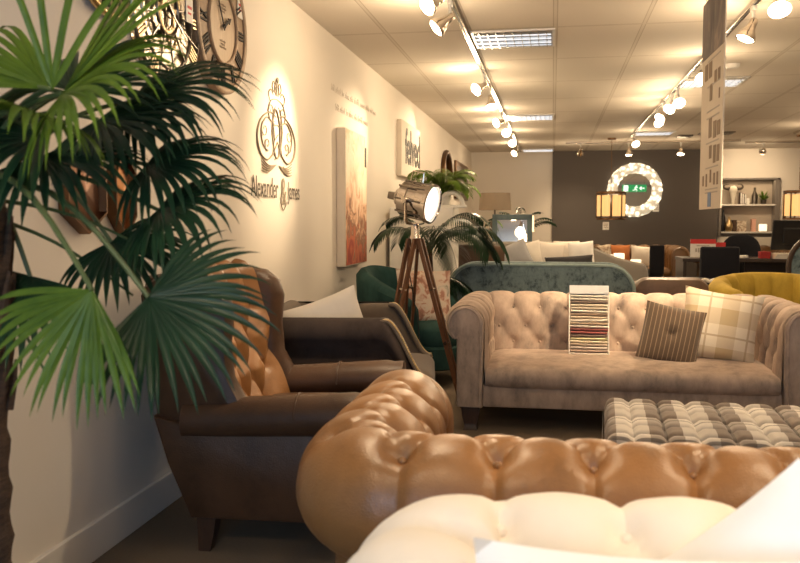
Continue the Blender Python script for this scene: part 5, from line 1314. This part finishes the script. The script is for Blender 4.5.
for x, z, w, h, l_, nr in ((1.83, .755, .30, .22, 'white price sign with a red band standing at the left end of the desk', 1), (2.03, .755, .17, .18, 'smaller white price sign with a red band beside the larger one on the desk', 0)):
    mb = MB(); y_ = 11.25 + .1 * (1 - nr)
    mb.box((0, 0, h / 2), (w, .008, h)); mb.box((0, .04, .006), (w * .9, .09, .012), .002); mb.mi = 1; mb.box((0, -.005, h - .028), (w, .002, .056)); mb.mi = 2
    if nr: [mb.box((-.08 + .03 * q, -.005, .085), (.02, .002, .045 + .012 * (q % 2))) for q in range(5)]; mb.box((0, -.005, .14), (w * .5, .002, .012))
    else: mb.box((0, -.005, .08), (w * .6, .002, .012))
    o = put('price_sign', mb, [M['paper'], M['red'], M['greyprint']], loc=(x, y_, z), smooth=False); tag(o, l_, 'sign', 'price signs on the desk')
mb = MB(); mb.box((0, 0, .035), (.12, .10, .07), .004); mb.box((0, 0, .075), (.126, .106, .014), .003); mb.mi = 1; mb.box((0, 0, .0845), (.012, .108, .005)); o = put('red_box', mb, [M['redbox'], M['red']], loc=(2.49, 10.98, .755), smooth=False); tag(o, 'small dark red box on the desk left of the monitor', 'box')
for i in range(3):
    mb = MB(); mb.box((0, 0, .011), (.24, .18, .022), .002); mb.mi = 1; mb.box((.004, 0, .011), (.236, .184, .015))
    o = put('brochure', mb, [M['bannerpaper'], M['paper']], loc=(2.69 + .006 * i, 10.93, .755 + .0225 * i), rot=(0, 0, .1 * i), smooth=False); tag(o, ['brochure at the bottom of the small pile on the desk', 'brochure in the middle of the small pile on the desk', 'brochure on top of the small pile on the desk'][i], 'brochure', 'brochures piled on the desk')
mb = MB(); mb.sq((0, 0, .02), (.055, .10, .02), .5, .6, 20, 8); mb.mi = 1; mb.box((0, -.02, .04), (.07, .08, .003)); o = put('telephone', mb, [M['paper'], M['black']], loc=(2.24, 10.95, .755)); tag(o, 'small pale handset lying on the desk before the office chair', 'telephone')
# teal armchair with carved show-wood frame at the right edge
t = thing('carved_armchair', 'teal armchair with a carved dark wood frame cut off by the right edge', 'armchair', (2.20, 7.62, 0), -14)
def oval(k, zz=.80): return [(k * .27 * math.copysign(abs(math.cos(a)) ** .8, math.cos(a)), zz + k * .27 * math.sin(a)) for a in np.linspace(0, 2 * PI, 48, endpoint=False)]
mb = MB(); mb.tube([(x, .24 + (z - .5) * .15, z) for x, z in oval(1)], .024, 8, closed=True)
for sx in (-1, 1): mb.tube([(sx * .2, .2, .42), (sx * .2, .23, .62)], .022, 8); mb.tube([(sx * .26, .24, .66), (sx * .31, .05, .68), (sx * .31, -.14, .66), (sx * .27, -.12, .55), (sx * .27, -.14, .42)], .019, 8)
mb.tube([(-.29, .22, .40), (-.31, -.25, .40), (0, -.31, .40), (.31, -.25, .40), (.29, .22, .40)], .028, 8); put('carved_frame', mb, M['darkwood'], t)
for sx in (-1, 1):
    for y in (-.24, .22): mb = MB(); mb.tube([(sx * .28, y, .40), (sx * .30, y * 1.1, .22), (sx * .27, y * 1.15, .0)], [.03, .02, .014], 8); put('leg', mb, M['darkwood'], t)
mb = MB(); P = []
for k in np.linspace(0.02, .95, 8): P.append([(x, .24 + (z - .5) * .15 - .045 * (1 - k ** 2) , z) for x, z in oval(k)])
mb.grid(P, False, True); P = [[(x, .26 + (z - .5) * .15 + .02 * (1 - k ** 2), z) for x, z in oval(k)] for k in np.linspace(.02, .95, 6)]; mb.grid(P, False, True); put('backrest', mb, M['teal'], t)
mb = MB(); mb.sq((0, -.04, .44), (.285, .265, .075), .5, .3, 36, 12, crown=.03); put('seat_cushion', mb, M['teal'], t)
# dark wooden bench with a wavy rail behind the brown sofa
t = thing('fringed_footstool', 'dark footstool with a pale scalloped edge beyond the brown leather sofa', 'footstool', (1.44, 9.9, 0))
mb = MB(); mb.sq((0, 0, .50), (.33, .22, .07), .4, .25, 40, 12, crown=.02); put('cushion_top', mb, M['charcoal'], t)
mb = MB(); mb.tube([(.33 * (-1 + 2 * i / 40), -.215, .565 + .010 * math.sin(i * 1.1)) for i in range(41)], .02, 8); put('scalloped_edge', mb, M['ivory'], t)
mb = MB(); mb.box((0, 0, .38), (.60, .38, .12), .02); put('base_frame', mb, M['darkwood'], t)
legs(t, [(sx * .25, sy * .15) for sx in (-1, 1) for sy in (-1, 1)], .33, .025, M['darkwood'])

# ================================================================== DAYLIGHT, CAMERA
w = bpy.data.worlds.new('daylight'); sc.world = w; w.use_nodes = True
bg = w.node_tree.nodes['Background']; bg.inputs[0].default_value = (.62, .78, 1.0, 1); bg.inputs[1].default_value = .8
l = bpy.data.lights.new('window_daylight', 'AREA'); l.shape = 'RECTANGLE'; l.size = wx1 - wx0; l.size_y = wz1 - wz0; l.energy = 105; l.color = (.52, .72, 1.0)
lo = bpy.data.objects.new('window_daylight', l); col.objects.link(lo); lo.location = ((wx0 + wx1) / 2, YR - .35, (wz0 + wz1) / 2); lo.rotation_euler = (math.radians(90), 0, 0)

cam = bpy.data.cameras.new('camera'); co_ = bpy.data.objects.new('camera', cam); col.objects.link(co_)
cam.sensor_width = 36; cam.lens = 870 / 800 * 36; cam.clip_start = .02; cam.clip_end = 100
co_.location = (0, 0, 1.2); co_.rotation_euler = (math.radians(90 - 3.978), 0, math.radians(9.951))
cam.dof.use_dof = True; cam.dof.focus_distance = 5.2; cam.dof.aperture_fstop = 5.6
sc.camera = co_
vs_ = sc.view_settings; vs_.view_transform = 'Standard'; vs_.look = 'None'; vs_.exposure = -0.05; vs_.gamma = 1; vs_.use_curve_mapping = False
cy = sc.cycles
cy.max_bounces = 8; cy.diffuse_bounces = 5; cy.glossy_bounces = 4; cy.transmission_bounces = 6; cy.transparent_max_bounces = 8
cy.sample_clamp_indirect = 6; cy.caustics_reflective = False; cy.caustics_refractive = False
